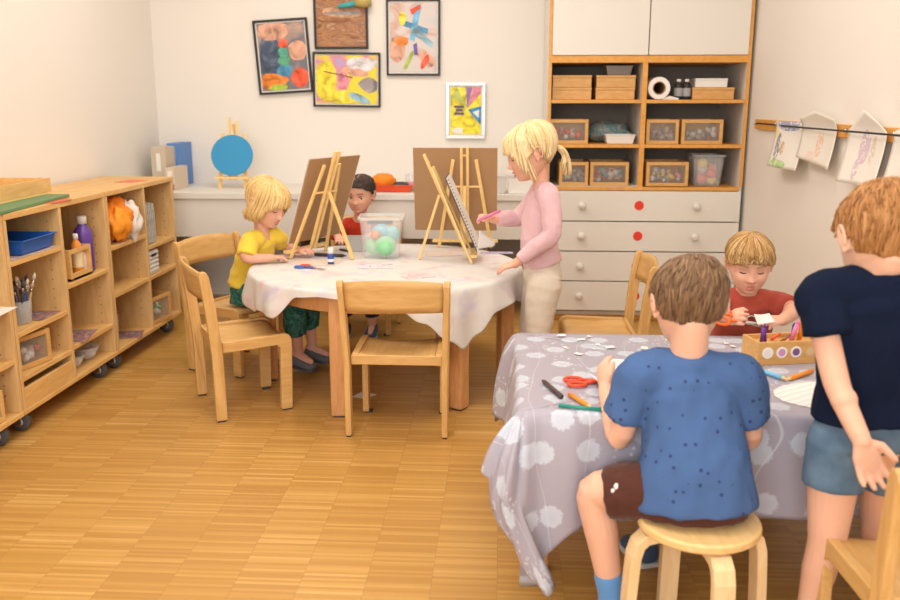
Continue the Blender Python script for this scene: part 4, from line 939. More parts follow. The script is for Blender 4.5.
# ------------------------------------------------------------------ people
def hprof(z, K):
    return lerp_lin(K, z)
def lerp_lin(K, x):
    if x <= K[0][0]: return K[0][1]
    for (a, p), (b, q) in zip(K, K[1:]):
        if x <= b: s = (x-a)/(b-a); s = s*s*(3-2*s)*.5 + s*.5; return p + (q-p)*s
    return K[-1][1]
HYF = [(-.104,.040),(-.100,.060),(-.092,.073),(-.075,.078),(-.055,.080),(-.03,.083),(0,.084),(.03,.087),(.06,.080),(.082,.056),(.095,.028),(.1,-.004)]
HYB = [(-.104,.030),(-.100,.008),(-.09,-.012),(-.075,-.030),(-.055,-.055),(-.03,-.078),(0,-.092),(.03,-.095),(.06,-.086),(.082,-.064),(.095,-.036),(.1,-.008)]
HW = [(-.104,.001),(-.100,.020),(-.09,.038),(-.075,.051),(-.055,.061),(-.03,.069),(0,.074),(.03,.077),(.06,.068),(.082,.050),(.095,.027),(.1,.001)]
def ga(x, s): return math.exp(-(x/s)**2)
def hsurf(al, z, off=0):
    """head surface, al measured from the face (+y); local metres for a 0.2 m head"""
    w_ = lerp_lin(HW, z)+off*.95; yf = lerp_lin(HYF, z)+off*.9; yb = lerp_lin(HYB, z)-off*.9
    mid = (yf+yb)/2; hl = (yf-yb)/2; s, c_ = math.sin(al), math.cos(al); e = .9
    return V((w_*math.copysign(abs(s)**e, s), mid + hl*math.copysign(abs(c_)**e, c_), z))
def face(p):
    x, y, z = p
    if y < .02: return p
    k = min(1, (y-.02)/.03); d = 0
    d += .0175*ga(x, .0095)*ga(z+.037, .0095) + .006*ga(abs(x)-.010, .006)*ga(z+.041, .006)
    d += .008*ga(x, .008)*ga(z+.018, .020)
    d -= .0085*ga(abs(x)-.030, .015)*ga(z+.008, .011)
    d += .007*ga(abs(x)-.040, .020)*ga(z+.042, .020)
    d += .0065*ga(x, .017)*ga(z+.059, .0055) + .0065*ga(x, .015)*ga(z+.071, .006) - .002*ga(x, .018)*ga(z+.065, .003)
    d -= .003*ga(x, .018)*ga(z+.079, .005); d += .006*ga(x, .018)*ga(z+.093, .010)
    d += .002*ga(abs(x)-.028, .016)*ga(z-.014, .008)
    return V((x, y + d*k, z))
def hframe(hf, hu=(0,0,1)):
    y = V(hf).normalized(); x = y.cross(V(hu)).normalized(); z = x.cross(y)
    return Matrix((x, y, z)).transposed()
def remeshed(name, mb, voxel, m, base, smooth=3, parent=None, disp=None):
    me = bpy.data.meshes.new(name); bmesh.ops.recalc_face_normals(mb.bm, faces=mb.bm.faces); mb.bm.to_mesh(me); mb.bm.free()
    o = bpy.data.objects.new(name, me); col.objects.link(o)
    md = o.modifiers.new('r', 'REMESH'); md.mode = 'VOXEL'; md.voxel_size = voxel
    if smooth: ms = o.modifiers.new('s', 'SMOOTH'); ms.factor = .5; ms.iterations = smooth
    dg = bpy.context.evaluated_depsgraph_get(); dg.update()
    n = bpy.data.meshes.new_from_object(o.evaluated_get(dg)); o.modifiers.clear(); o.data = n; n.name = name
    bpy.data.meshes.remove(me)
    if disp:
        L_ = [v.co + disp(v.co, v.normal) for v in n.vertices]; n.vertices.foreach_set('co', [q for p in L_ for q in p])
    n.transform(Matrix.Translation(-V(base)))
    n.materials.clear(); n.materials.append(m)
    for p in n.polygons: p.use_smooth = True
    if parent: o.parent = parent
    else: o.location = base
    return o
def place(o, base, parent):
    o.data.transform(Matrix.Translation(-V(base))); o.parent = parent; return o
def hand(mb, W, d, n, ts, curl=25, S=1., spread=7, curls=None, thumb=(.62,.75,.35)):
    """W wrist, d direction, n palm normal, ts thumb side (unit vectors)"""
    W, d = V(W), V(d).normalized(); n = (V(n) - d*V(n).dot(d)).normalized(); x = d.cross(n); x = x if x.dot(V(ts)) > 0 else -x
    L = .044*S
    mb.tube([W-d*.012, W+d*.006, W+d*L*.5, W+d*L*.95], [(.0145*S,.0125*S),(.017*S,.012*S),(.0235*S,.0115*S),(.0235*S,.0095*S)], 14, hint=x, dome=True)
    fl_ = [.036,.040,.037,.030]
    for k in range(4):
        o_ = (.0175-.0117*k)*S; p = W + d*(L*(.93 if k in (1,2) else .86)) + x*o_; a = R((1.5-k)*spread); dd = (d*math.cos(a) + x*math.sin(a)).normalized()
        cu = R(curls[k] if curls else curl); pts = [p-d*.012*S, p]; r = [.0066*S,.0066*S]
        for j, f in enumerate((.45,.32,.23)):
            ang = cu*(j+.6 if j else .6); q = dd*math.cos(ang) + n*math.sin(ang); p = p + q*fl_[k]*f*1.12*S; pts.append(p); r.append((.0062,.0057,.0047)[j]*S)
        mb.tube(pts, r, 10, dome=True)
    p = W + d*.010*S + x*.012*S; q = (d*thumb[0] + x*thumb[1] + n*thumb[2]).normalized(); q2 = (d*(thumb[0]+.5) + x*thumb[1]*.45 + n*(thumb[2]+.25)).normalized()
    mb.tube([p, p+q*.020*S, p+q*.020*S+q2*.015*S, p+q*.020*S+q2*.029*S], [.0098*S,.0082*S,.0072*S,.0055*S], 10, dome=True)
def limb(mb, pts, rad, seg=18, dome=True):
    # subdivide with a gentle curve between joints
    P = [V(p) for p in pts]; out = []; ro = []
    n = len(P)
    for i in range(n-1):
        p0 = P[max(0,i-1)]; p1 = P[i]; p2 = P[i+1]; p3 = P[min(n-1,i+2)]
        for k in range(5):
            t = k/5; t2, t3 = t*t, t*t*t; s = .35
            m1 = (p2-p0)*s if i else (p2-p1)*.6; m2 = (p3-p1)*s if i < n-2 else (p2-p1)*.6
            out.append(p1*(2*t3-3*t2+1) + m1*(t3-2*t2+t) + p2*(-2*t3+3*t2) + m2*(t3-t2)); ro.append(rad[i] + (rad[i+1]-rad[i])*t)
    out.append(P[-1]); ro.append(rad[-1])
    mb.tube(out, ro, seg, dome=dome)
def trunk(mb, S, rv, grow=0, seg=28, dome=True):
    """S: list of (point, rx, ry); rv: the body's right vector"""
    pts = [V(s[0]) for s in S]; r = [(s[1]+grow, s[2]+grow) for s in S]; out = []; ro = []
    n = len(pts)
    for i in range(n-1):
        p0 = pts[max(0,i-1)]; p3 = pts[min(n-1,i+2)]
        for k in range(4):
            t = k/4; t2, t3 = t*t, t*t*t; m1 = (pts[i+1]-p0)*.5; m2 = (p3-pts[i])*.5
            out.append(pts[i]*(2*t3-3*t2+1)+m1*(t3-2*t2+t)+pts[i+1]*(-2*t3+3*t2)+m2*(t3-t2)); u = t2*(3-2*t)
            ro.append((r[i][0]+(r[i+1][0]-r[i][0])*u, r[i][1]+(r[i+1][1]-r[i][1])*u))
    out.append(pts[-1]); ro.append(r[-1])
    mb.tube(out, ro, seg, hint=rv, dome=dome)
def wrinkle(amp, sc, seed=0, stretch=(1,1,1)):
    def f(co, n):
        q = V((co.x*sc*stretch[0]+seed, co.y*sc*stretch[1], co.z*sc*stretch[2])); v = noise.noise(q) + .5*noise.noise(q*2.3)
        return n*amp*(v + .35)
    return f
def shoe(parent, base, A, d, m, sole, S=1., nm='shoe'):
    A, d = V(A), V((d[0], d[1], 0)).normalized(); x = V((-d.y, d.x, 0)); g = A.z-.012 if False else 0
    z0 = A.z - .062*S
    mb = MB()
    pr = [(-.040,.022,.030,.034),(-.028,.030,.040,.050),(-.005,.031,.036,.050),(.025,.032,.028,.040),(.055,.036,.022,.030),(.082,.034,.018,.024),(.102,.020,.014,.018)]
    rs = []
    for (y, w_, zc, h) in pr:
        rs.append([V((A.x,A.y,z0)) + d*y*S + x*w_*S*math.cos(2*PI*k/18) + V((0,0,max(.012*S, (zc + h*.75*math.sin(2*PI*k/18))*S))) for k in range(18)])
    mb.rings(rs); o = mb.obj(nm, m, None, smooth=True, sub=1); place(o, base, parent)
    mb = MB(); ol = [(y*S, w_*S*1.03) for y, w_, _, _ in pr]; pts = [(y, w_) for y, w_ in ol] + [(y, -w_) for y, w_ in reversed(ol)]
    f = lambda h: (lambda y, w_: V((A.x,A.y,z0)) + d*y*1.03 + x*w_ + V((0,0,h)))
    mb.prism(pts, f(.0005), f(.014*S)); so = mb.obj('sole', sole, None, bevel=.003); place(so, base, o)
    return o
def hairmat(name, c1, c2, c3):
    t = NT(name, .5, .35); at = t.n('Attribute', _attribute_name='lock')
    t.l(t.ramp(at.outputs['Fac'], [(0, c1), (.5, c2), (1, c3)]), t.b.inputs['Base Color']); return t.m
def scalp_line(al, st):
    a = abs(math.degrees(al)); 
    K = [(0,.052),(30,.048),(50,.030),(65,.022),(78,-.002),(92,-.002),(104,-.020),(118,-.050),(180,-.072)]
    return lerp_lin(K, a)
def hair(parent, base, Hc, M_, S, m, style, seed=1, n=520, thick=.010, crown=(-.0,-.02), wd=.0042, jit=1.):
    rnd = random.Random(seed); mb = MB(); lv = mb.bm.loops.layers.float_color.new('lock') if False else None
    vals = []
    def tip(al):
        a = abs(math.degrees(al))
        if style == 'bob': return lerp_lin([(0,.012),(30,.010),(48,-.005),(58,-.050),(75,-.080),(110,-.088),(180,-.088)], a)
        if style == 'pony': return lerp_lin([(0,.014),(30,.012),(46,.000),(56,-.055),(66,-.075),(74,-.02),(90,.0),(110,-.02),(180,-.045)], a)
        if style == 'mop': return lerp_lin([(0,.026),(18,.022),(35,.017),(55,.008),(75,-.002),(95,-.018),(120,-.050),(180,-.068)], a)
        return scalp_line(al, style)
    def path(al, v, off):
        zt = .0995; zl = min(scalp_line(al, style), .05) if style in ('bob','pony','mop') else scalp_line(al, style)
        if v <= 1:
            z = zl + (zt-zl)*(1-v*v); p = hsurf(al, z, off)
        else:
            p = hsurf(al, zl, off); te = tip(al); k = v-1
            p = V((p.x, p.y, zl + (te-zl)*k))
            if style == 'bob':
                b = hsurf(al, max(-.03, zl), off*1.15); k2 = math.sin(min(1,k)*PI*.88); p.x = p.x + (b.x*1.06-p.x)*k2; p.y = p.y + (b.y-p.y)*k2*(.9 if abs(al) < 1.6 else .45)
            elif abs(al) < R(55): p.y += .006*k
        # the crown whorl sits a little behind the top
        if v < 1: p = V((p.x + crown[0]*(1-v)**1.0*.6, p.y + crown[1]*(1-v)*.6, p.z))
        return p
    vmaxf = lambda al: 2.0 if (tip(al) < scalp_line(al, style)-.004 and style in ('bob','pony','mop')) else 1.0
    # underlying cap
    mb.grid(lambda u, v: Hc + M_ @ (path(-PI+2*PI*u, .03+ v*(vmaxf(-PI+2*PI*u)*.97-.03), thick*.62*(1 if v < .7 else 1-.75*(v-.7)/.3))*S), 72, 30, True)
    vals += [.32]*len(mb.bm.verts)
    short = style in ('short', 'mop')
    for k in range(n):
        al = rnd.uniform(-PI, PI); vm = vmaxf(al); 
        if short and style == 'short': v0 = rnd.random()**.6*.98; ln = rnd.uniform(.16,.30); v1 = min(vm + .02, v0+ln); sw = rnd.uniform(.05,.5)
        elif style == 'mop': v0 = rnd.random()**.8*1.1; v1 = min(vm*rnd.uniform(.86,1.08), v0+rnd.uniform(.5,1.0)); sw = rnd.uniform(-.1,.5)
        else: v0 = rnd.random()**1.5*.9; v1 = vm*rnd.uniform(.94,1.05); sw = rnd.uniform(-.12,.12)
        if v1-v0 < .05: v0 = max(0, v1-.2)
        N = 5 if style == 'short' else 9; pts = []; rr = []; o0 = thick*rnd.uniform(.45,1.0); lift = rnd.uniform(-.1,.45)*thick*jit
        for i in range(N+1):
            t = i/N; v = v0+(v1-v0)*t; a2 = al + sw*(t-.3)*(.6 if v < .3 else .25) + .05*math.sin(t*3+k)
            p = path(a2, v, o0 + lift*t - thick*.3*(1-t)); pts.append(Hc + M_ @ (p*S)); q = math.sin(PI*(.12+.83*t)); rr.append(wd*S*(.25+.75*q))
        nb = len(mb.bm.verts); mb.tube(pts, [(r, r*.45) for r in rr], 5, hint=(M_ @ V((math.cos(al), -math.sin(al), .0))) )
        vals += [min(1, max(0, rnd.gauss(.55, .25)))]*(len(mb.bm.verts)-nb)
    if style == 'pony':
        for k in range(110):   # gathered tail at the nape and wisps
            a = rnd.uniform(0, 2*PI); r0 = rnd.uniform(0,.010); ex = rnd.uniform(.6,1.1)
            p0 = V((r0*math.cos(a), -.094+r0*.4, -.022+r0*math.sin(a))); pts = []
            for i in range(8):
                t = i/7; pts.append(Hc + M_ @ (V((p0.x*(1+2.2*t)+.004*math.sin(5*t+k), p0.y - .022*math.sin(t*PI*.9) + .012*t*math.cos(k), p0.z - .105*t**1.2*ex))*S))
            nb = len(mb.bm.verts); mb.tube(pts, [(wd*S*(.3+.9*math.sin(PI*(.2+.78*i/7))), wd*S*.5) for i in range(8)], 5); vals += [min(1,max(0,rnd.gauss(.6,.25)))]*(len(mb.bm.verts)-nb)
        for sd in (-1, 1):
            for k in range(14):
                al = sd*R(rnd.uniform(58, 80)); pts = []
                for i in range(9):
                    t = i/8; z = .06 - .165*t; b = hsurf(al, max(z,-.03), .006); pts.append(Hc + M_ @ (V((b.x*1.02, b.y-.012*t, z))*S))
                nb = len(mb.bm.verts); mb.tube(pts, [(wd*.7*S*(1-.08*i), wd*.35*S) for i in range(9)], 5); vals += [min(1,max(0,rnd.gauss(.6,.2)))]*(len(mb.bm.verts)-nb)
    o = mb.obj('hair', m, None, smooth=True)
    at = o.data.attributes.new('lock', 'FLOAT', 'POINT'); at.data.foreach_set('value', vals)
    return place(o, base, parent)
def facebits(parent, base, Hc, M_, S, lids, brow, gaze=(0,0)):
    def sp(x, z):
        z_ = z; yf = lerp_lin(HYF, z_); w_ = lerp_lin(HW, z_); yb = lerp_lin(HYB, z_); mid=(yf+yb)/2; hl=(yf-yb)/2
        s = min(.98, abs(x)/w_)**(1/.9); c_ = math.sqrt(max(0,1-s*s)); return face(V((x, mid+hl*c_**.9, z)))
    W = lambda p: Hc + M_ @ (p*S)
    for s in (-1, 1):
        if not lids:
            p = sp(s*.030, -.010); p.y -= .0065; mb = MB(); mb.ell(W(p), (.0115*S,.0105*S,.0092*S), M_, 18, 12)
            e = place(mb.obj('eye', eyew, None, smooth=True), base, parent)
            p2 = p + V((gaze[0]*.004, .0088, gaze[1]*.004)); mb = MB(); mb.ell(W(p2), (.0058*S,.003*S,.0058*S), M_, 16, 8); place(mb.obj('iris', iris, None, smooth=True), base, e)
            zz, cv = -.0025, .0045
        else: zz, cv = -.0125, -.0035
        mb = MB(); pts = []
        for i in range(9):
            t = i/8; x = s*(.0185+.023*t); z = zz + cv*(math.sin(PI*t)-.5) ; q = sp(x, z); q.y += .0015 if lids else .0035; pts.append(W(q))
        mb.tube(pts, [.0006,.0013,.0017,.0019,.002,.002,.0018,.0014,.0007] if True else 1, 6); place(mb.obj('eyelashes', lash, None, smooth=True), base, parent)
        mb = MB(); pts = []
        for i in range(8):
            t = i/7; x = s*(.014+.032*t); z = .0125 + .0045*math.sin(PI*(t*.8+.1)); q = sp(x, z); q.y += .0008; pts.append(W(q))
        mb.tube(pts, [(.0022*S,.0010*S)]*7+[(.001,.0006)], 6, hint=M_ @ V((0,0,1))); place(mb.obj('eyebrow', brow, None, smooth=True), base, parent)
    mb = MB()
    for zc, a_, h in ((-.0605,.017,.0032),(-.0695,.0145,.0042)):
        pts = []; r = []
        for i in range(11):
            t = -1+2*i/10; q = sp(a_*t, zc + (.0022*(1-t*t) if zc > -.065 else -.0016*(1-t*t)) - .0004); q.y += .0006; pts.append(W(q)); r.append((h*S*math.sqrt(max(.05,1-t*t)), .0022*S*math.sqrt(max(.05,1-t*t))))
        mb.tube(pts, r, 8, hint=M_ @ V((0,0,1)))
    place(mb.obj('lips', lipm, None, smooth=True), base, parent)

def person(base, label, cat, sp, S, Hc, hf, rv, trunkS, neck, arms, legs, bodym, hairspec, lids=True, hu=(0,0,1), face_on=True, voxel=.0029, gaze=(0,0), browm=lash):
    """arms: (shoulder, elbow, wrist, hand dict); legs: (hip, knee, ankle, footdir)"""
    M_ = hframe(hf, hu); Hc = V(Hc); mb = MB()
    # head
    rs = []
    nz = 64
    for j in range(nz+1):
        z = -.1038 + .2036*(.5-.5*math.cos(PI*j/nz)); rs.append([Hc + M_ @ (face(hsurf(2*PI*k/72, z))*S) for k in range(72)])
    mb.rings(rs)
    for s in (-1, 1):
        er = M_ @ rot3(R(-8), R(s*8), R(-s*28)); p = V((s*.076,-.012,-.016)); mb.ell(Hc + M_ @ (p*S), (.0055*S,.0165*S,.025*S), er, 14, 10)
        for k in range(10):
            pass
        a0 = [Hc + M_ @ ((p + V((s*(.007+.002*math.sin(t)), -.004-.014*math.cos(t), .003+.022*math.sin(t))))*S) for t in [R(-70+22*i) for i in range(11)]]
        mb.tube(a0, .0036*S, 8)
        mb.ell(Hc + M_ @ (V((s*.076,-.006,-.036))*S), (.005*S,.008*S,.008*S), None, 10, 8)
    # neck
    nb, nr = neck; hb = Hc + M_ @ (V((0,-.018,-.055))*S)
    limb(mb, [V(nb)-V((0,0,.03)), nb, hb, Hc + M_ @ (V((0,-.02,-.02))*S)], [nr*1.25, nr*1.05, nr, nr*.9], 20)
    trunk(mb, trunkS, rv)
    for (s_, e_, w_, hd_) in arms:
        sh = V(s_); inner = V(nb)*.45 + sh*.55 - V((0,0,.02))
        limb(mb, [inner - V((0,0,.016)), sh - V((0,0,.006)), V(e_), V(w_)], [.028,.031*sp,.0265*sp,.0185*sp])
        fm = V(e_).lerp(V(w_), .3); mb.ell(fm, (.027*sp,)*3, None, 14, 10)
        if hd_: hand(mb, w_, **hd_)
    for (h_, k_, a_, fd) in legs:
        limb(mb, [h_, V(h_).lerp(V(k_), .5), k_, V(k_).lerp(V(a_), .35), a_], [.056*sp,.052*sp,.040*sp,.038*sp,.024*sp], 20)
        f = V((fd[0], fd[1], 0)).normalized(); A = V(a_)
        limb(mb, [A - f*.012 - V((0,0,.022)), A + f*.03 - V((0,0,.032)), A + f*.075 - V((0,0,.043))], [.024*sp,.022*sp,.015*sp], 14)
    o = remeshed('person', mb, voxel, bodym, base, 2)
    tag(o, label, 'person')
    hm, st, kw = hairspec
    if face_on: facebits(o, base, Hc, M_, S, lids, browm, gaze)
    hair(o, base, Hc, M_, S, hm, st, **kw)
    return o
def garment(name, parent, base, m, trunks, rv, limbs, voxel=.0045, amp=.004, sc=22, seed=0, stretch=(1,1,1), smooth=4):
    mb = MB()
    if trunks: trunk(mb, trunks, rv, dome=False)
    for pts, rad in limbs: limb(mb, pts, rad, 20, dome='start')
    return remeshed(name, mb, voxel, m, base, smooth, parent, wrinkle(amp, sc, seed, stretch))
def lm(a, b, t): return V(a).lerp(V(b), t)
blondeM = hairmat('hair_golden_blonde', (.50,.27,.08), (.76,.50,.19), (.90,.68,.34))
paleM = hairmat('hair_pale_blonde', (.60,.40,.16), (.84,.63,.32), (.95,.80,.52))
brownM = hairmat('hair_light_brown', (.12,.062,.030), (.20,.112,.056), (.30,.18,.10))
gingerM = hairmat('hair_ginger', (.28,.115,.035), (.42,.19,.06), (.55,.29,.11))
darkM = hairmat('hair_dark', (.02,.012,.010), (.05,.03,.022), (.10,.06,.045))
sandyM = hairmat('hair_sandy', (.22,.11,.035), (.46,.26,.09), (.68,.45,.20))
def fabric(name, cc, rough=.85): return mat(name, cc, rough, spec=.2, bump=(260, .25), sheen=.15)

# --- boy in the blue dotted shirt on the bentwood stool
t = NT('dotted_blue_fabric', .85, .2); tc = t.n('TexCoord'); vo = t.n('TexVoronoi', Scale=42, Randomness=.5); t.l(tc.outputs['Object'], vo.inputs['Vector'])
t.l(t.ramp(vo.outputs['Distance'], [(.0,(.03,.05,.15)),(.13,(.03,.05,.15)),(.19,(.068,.135,.31))]), t.b.inputs['Base Color']); blueF = t.m
B4 = (.42, 1.78, 0); rv = V((1,0,0)); Hc = V((.396,1.832,.773))
LK, LA = (.213,1.800,.345), (.262,1.80,.082); RK, RA = (.475,2.03,.325), (.385,2.125,.068)
LH, RH = (.355,1.755,.378), (.475,1.755,.378)
b4 = person(B4, 'boy in a dark-dotted blue T-shirt sitting on a round stool, seen from behind', 'person', 1.0, .93, Hc, (-.02,.90,-.40), rv,
    [((.415,1.745,.396),.098,.068), ((.412,1.765,.45),.082,.062), ((.405,1.795,.55),.088,.062), ((.402,1.80,.61),.078,.050), ((.40,1.80,.64),.040,.038)],
    ((.398,1.805,.660), .038),
    [((.298,1.80,.618), (.262,1.815,.468), (.245,1.935,.540), dict(d=(-.12,.55,.55), n=(.9,.3,-.2), ts=(0,-.6,1), curl=22, thumb=(.7,.7,.2))),
     ((.508,1.80,.618), (.545,1.83,.468), (.505,1.955,.535), dict(d=(-.4,.9,0), n=(0,0,-1), ts=(-1,0,0), curl=20))],
    [(LH, LK, LA, (-.05,-1) if False else (.0,.0001+1)), (RH, RK, RA, (-.2,1))],
    skin, (brownM, 'short', dict(seed=4, n=1500, thick=.009, crown=(.012,-.035), wd=.0030)))
garment('shirt', b4, B4, blueF, [((.418,1.738,.352),.126,.090), ((.415,1.745,.41),.116,.084), ((.410,1.775,.49),.104,.079), ((.405,1.80,.57),.106,.076), ((.402,1.805,.610),.094,.068), ((.40,1.806,.636),.062,.054), ((.399,1.808,.652),.047,.048)], rv,
    [([(.38,1.80,.628), (.305,1.802,.612), lm((.298,1.80,.618),(.262,1.815,.468),.45), lm((.298,1.80,.618),(.262,1.815,.468),.66)], [.046,.050,.048,.049]),
     ([(.42,1.80,.628), (.500,1.802,.612), lm((.508,1.80,.618),(.545,1.83,.468),.45), lm((.508,1.80,.618),(.545,1.83,.468),.66)], [.046,.050,.048,.049])], amp=.0075, sc=16, seed=3, stretch=(1,1,.55))
brownF = fabric('brown_shorts', (.085,.028,.018))
sh = garment('shorts', b4, B4, brownF, [((.415,1.745,.330),.114,.083), ((.413,1.752,.42),.104,.076)], rv,
    [([LH, lm(LH,LK,.5), lm(LH,LK,.80)], [.066,.062,.056]), ([RH, lm(RH,RK,.5), lm(RH,RK,.84)], [.066,.065,.058])], amp=.005, sc=20, seed=8)
mb = MB(); 
for (x, y, z, rx, rz_) in ((.252,1.738,.405,.008,.010),(.244,1.738,.395,.006,.007),(.260,1.737,.402,.006,.006),(.263,1.738,.417,.004,.006),(.250,1.735,.383,.008,.005)): mb.ell((x+.0,y-.0,z-.018), (rx,.006,rz_), None, 10, 6)
place(mb.obj('animal_print', c('print_white', (.80,.76,.74)), None, smooth=True), B4, sh)
sockB = fabric('blue_socks', (.12,.30,.62)); shoeB = fabric('blue_slippers', (.16,.30,.46)); soleW = c('sole_pale', (.55,.58,.60), .6); shoeN = fabric('navy_slippers', (.06,.10,.18))
def sock(parent, base, K, A, m, up=.24, r=.030):
    return garment('sock', parent, base, m, None, None, [([lm(A,K,up), lm(A,K,.10), V(A)-V((0,0,.02))], [r+.002,r,r])], amp=.001, voxel=.004)
sock(b4, B4, LK, LA, sockB); sock(b4, B4, RK, RA, sockB)
shoe(b4, B4, (LA[0],LA[1],.068), (.05,-1) if False else (0,1), shoeB, soleW, 1.02); shoe(b4, B4, (RA[0],RA[1],.064), (-.3,1), shoeN, soleW, 1.0)

# --- boy in the navy T-shirt standing at the right edge
B6 = (.74, 1.74, 0); Hc = V((.738,1.735,.932))
LS, LE, LW = (.620,1.715,.830), (.648,1.650,.655), (.680,1.585,.562)
RS_, RE, RW = (.862,1.715,.830), (.925,1.775,.66), (.90,1.92,.575)
LH, LK, LA = (.695,1.735,.50), (.690,1.725,.285), (.672,1.745,.072)
RH, RK, RA = (.80,1.745,.50), (.83,1.80,.285), (.85,1.812,.072)
jean = NT('denim', .85, .2); nz = jean.n('TexNoise', Scale=14, Detail=4); tc = jean.n('TexCoord'); jean.l(tc.outputs['Object'], nz.inputs['Vector']); jean.l(jean.ramp(nz.outputs['Fac'], [(.3,(.065,.12,.19)),(.7,(.14,.22,.31))]), jean.b.inputs['Base Color'])
b6 = person(B6, 'boy in a navy T-shirt and denim shorts standing at the right edge', 'person', .94, 1.0, Hc, (.0,.88,-.5), rv,
    [((.745,1.735,.50),.086,.066), ((.742,1.735,.60),.076,.060), ((.738,1.72,.73),.090,.064), ((.737,1.71,.80),.080,.048), ((.735,1.71,.835),.040,.038)],
    ((.732,1.710,.865), .036),
    [(LS, LE, LW, dict(d=(.30,-.10,-.90), n=(.15,-1,.1), ts=(1,0,0), curl=14, S=1.12, spread=6, thumb=(.45,.85,.15))), (RS_, RE, RW, dict(d=(-.3,.9,-.2), n=(0,0,-1), ts=(-1,0,0), curl=25))],
    [(LH, LK, LA, (-.1,1)), (RH, RK, RA, (.1,1))], skin, (gingerM, 'short', dict(seed=7, n=1500, thick=.008, crown=(.01,-.03), wd=.0030)))
navyF = mat('navy_fabric', (.007,.012,.032), .9, spec=.1, bump=(260, .25))
garment('shirt', b6, B6, navyF, [((.748,1.735,.555),.108,.086), ((.745,1.735,.62),.102,.080), ((.740,1.722,.73),.108,.080), ((.738,1.715,.80),.108,.072), ((.736,1.712,.835),.074,.058), ((.734,1.712,.858),.048,.050)], rv,
    [([(.70,1.715,.822), (.628,1.716,.812), lm(LS,LE,.30), lm(LS,LE,.50)], [.054,.049,.044,.047]), ([(.77,1.715,.822), (.850,1.716,.812), lm(RS_,RE,.30), lm(RS_,RE,.46)], [.050,.047,.045,.046])], amp=.006, sc=14, seed=5, stretch=(1,1,.6))
garment('denim_shorts', b6, B6, jean.m, [((.745,1.736,.50),.094,.076), ((.745,1.736,.575),.092,.072)], rv, [([LH, lm(LH,LK,.25), lm(LH,LK,.43)], [.060,.060,.061]), ([RH, lm(RH,RK,.25), lm(RH,RK,.43)], [.060,.060,.061])], amp=.002, sc=20, seed=6)
for A, dd in ((LA,(-.1,1)), (RA,(.1,1))): shoe(b6, B6, (A[0],A[1],.064), dd, shoeN, soleW, 1.0)

# --- boy in the red T-shirt cutting paper behind the front table
B5 = (.80, 2.86, 0); Hc = V((.782,2.765,.695)); rv5 = V((-1,0,0))
ra, re, rw = (.878,2.82,.548), (.922,2.735,.545), (.845,2.60,.545)
la, le, lw = (.712,2.82,.548), (.672,2.745,.54), (.690,2.615,.540)
redF = fabric('brick_red_fabric', (.48,.085,.055))
b5 = person(B5, 'boy in a brick red T-shirt looking down and cutting paper behind the pen box', 'person', .95, .88, Hc, (-.12,-.93,-.26), rv5,
    [((.80,2.875,.368),.088,.066), ((.798,2.865,.42),.080,.060), ((.796,2.84,.50),.086,.060), ((.794,2.825,.54),.072,.046), ((.792,2.82,.565),.036,.034)],
    ((.791,2.81,.590), .033),
    [(ra, re, rw, dict(d=(-.85,-.45,.10), n=(-.1,.3,-1), ts=(-.3,1,.3), curl=24, thumb=(.8,.45,.4))), (la, le, lw, dict(d=(.15,-.75,.35), n=(.9,.1,-.2), ts=(.1,.4,1), curl=32, thumb=(.7,.6,.4)))],
    [((.86,2.86,.355), (.87,2.70,.335), (.87,2.72,.072), (0,-1)), ((.74,2.86,.355), (.73,2.70,.335), (.73,2.72,.072), (0,-1))], skinr, (sandyM, 'mop', dict(seed=9, n=1100, thick=.009, wd=.0030, crown=(.01,-.02))), lids=True, browm=c('brow_sandy', (.42,.24,.10)))
s5 = garment('shirt', b5, B5, redF, [((.80,2.875,.375),.104,.078), ((.798,2.865,.43),.097,.073), ((.796,2.84,.50),.098,.073), ((.794,2.822,.545),.092,.066), ((.792,2.815,.568),.062,.056), ((.791,2.812,.584),.044,.044)], rv5,
    [([(.83,2.82,.556), (.872,2.82,.545), lm(ra,re,.45), lm(ra,re,.72)], [.042,.044,.043,.044]), ([(.76,2.82,.556), (.718,2.82,.545), lm(la,le,.45), lm(la,le,.72)], [.042,.044,.043,.044])], amp=.004, sc=20, seed=2)
mb = MB(); yy_ = 2.752
for pts in ([(.745,.505),(.755,.515),(.768,.520),(.782,.515),(.796,.521),(.812,.516),(.826,.508)], [(.757,.492),(.772,.498),(.79,.494),(.808,.499)]): mb.tube([(x, yy_ + .35*(x-.79)**2*10 + .25*(z-.52), z) for x, z in pts], .0017, 6)
place(mb.obj('white_line_print', c('print_white', (.80,.76,.74)), None, smooth=True), B5, s5)
garment('trousers', b5, B5, fabric('dark_trousers', (.03,.035,.05)), [((.80,2.875,.305),.094,.072), ((.80,2.87,.385),.092,.070)], rv5, [([(.86,2.86,.355),(.87,2.70,.335),(.87,2.71,.2),(.87,2.72,.11)], [.060,.048,.042,.036]), ([(.74,2.86,.355),(.73,2.70,.335),(.73,2.71,.2),(.73,2.72,.11)], [.060,.048,.042,.036])], amp=.003)
for x in (.87, .73): shoe(b5, B5, (x, 2.72, .064), (0,-1), shoeN, soleW, .95)

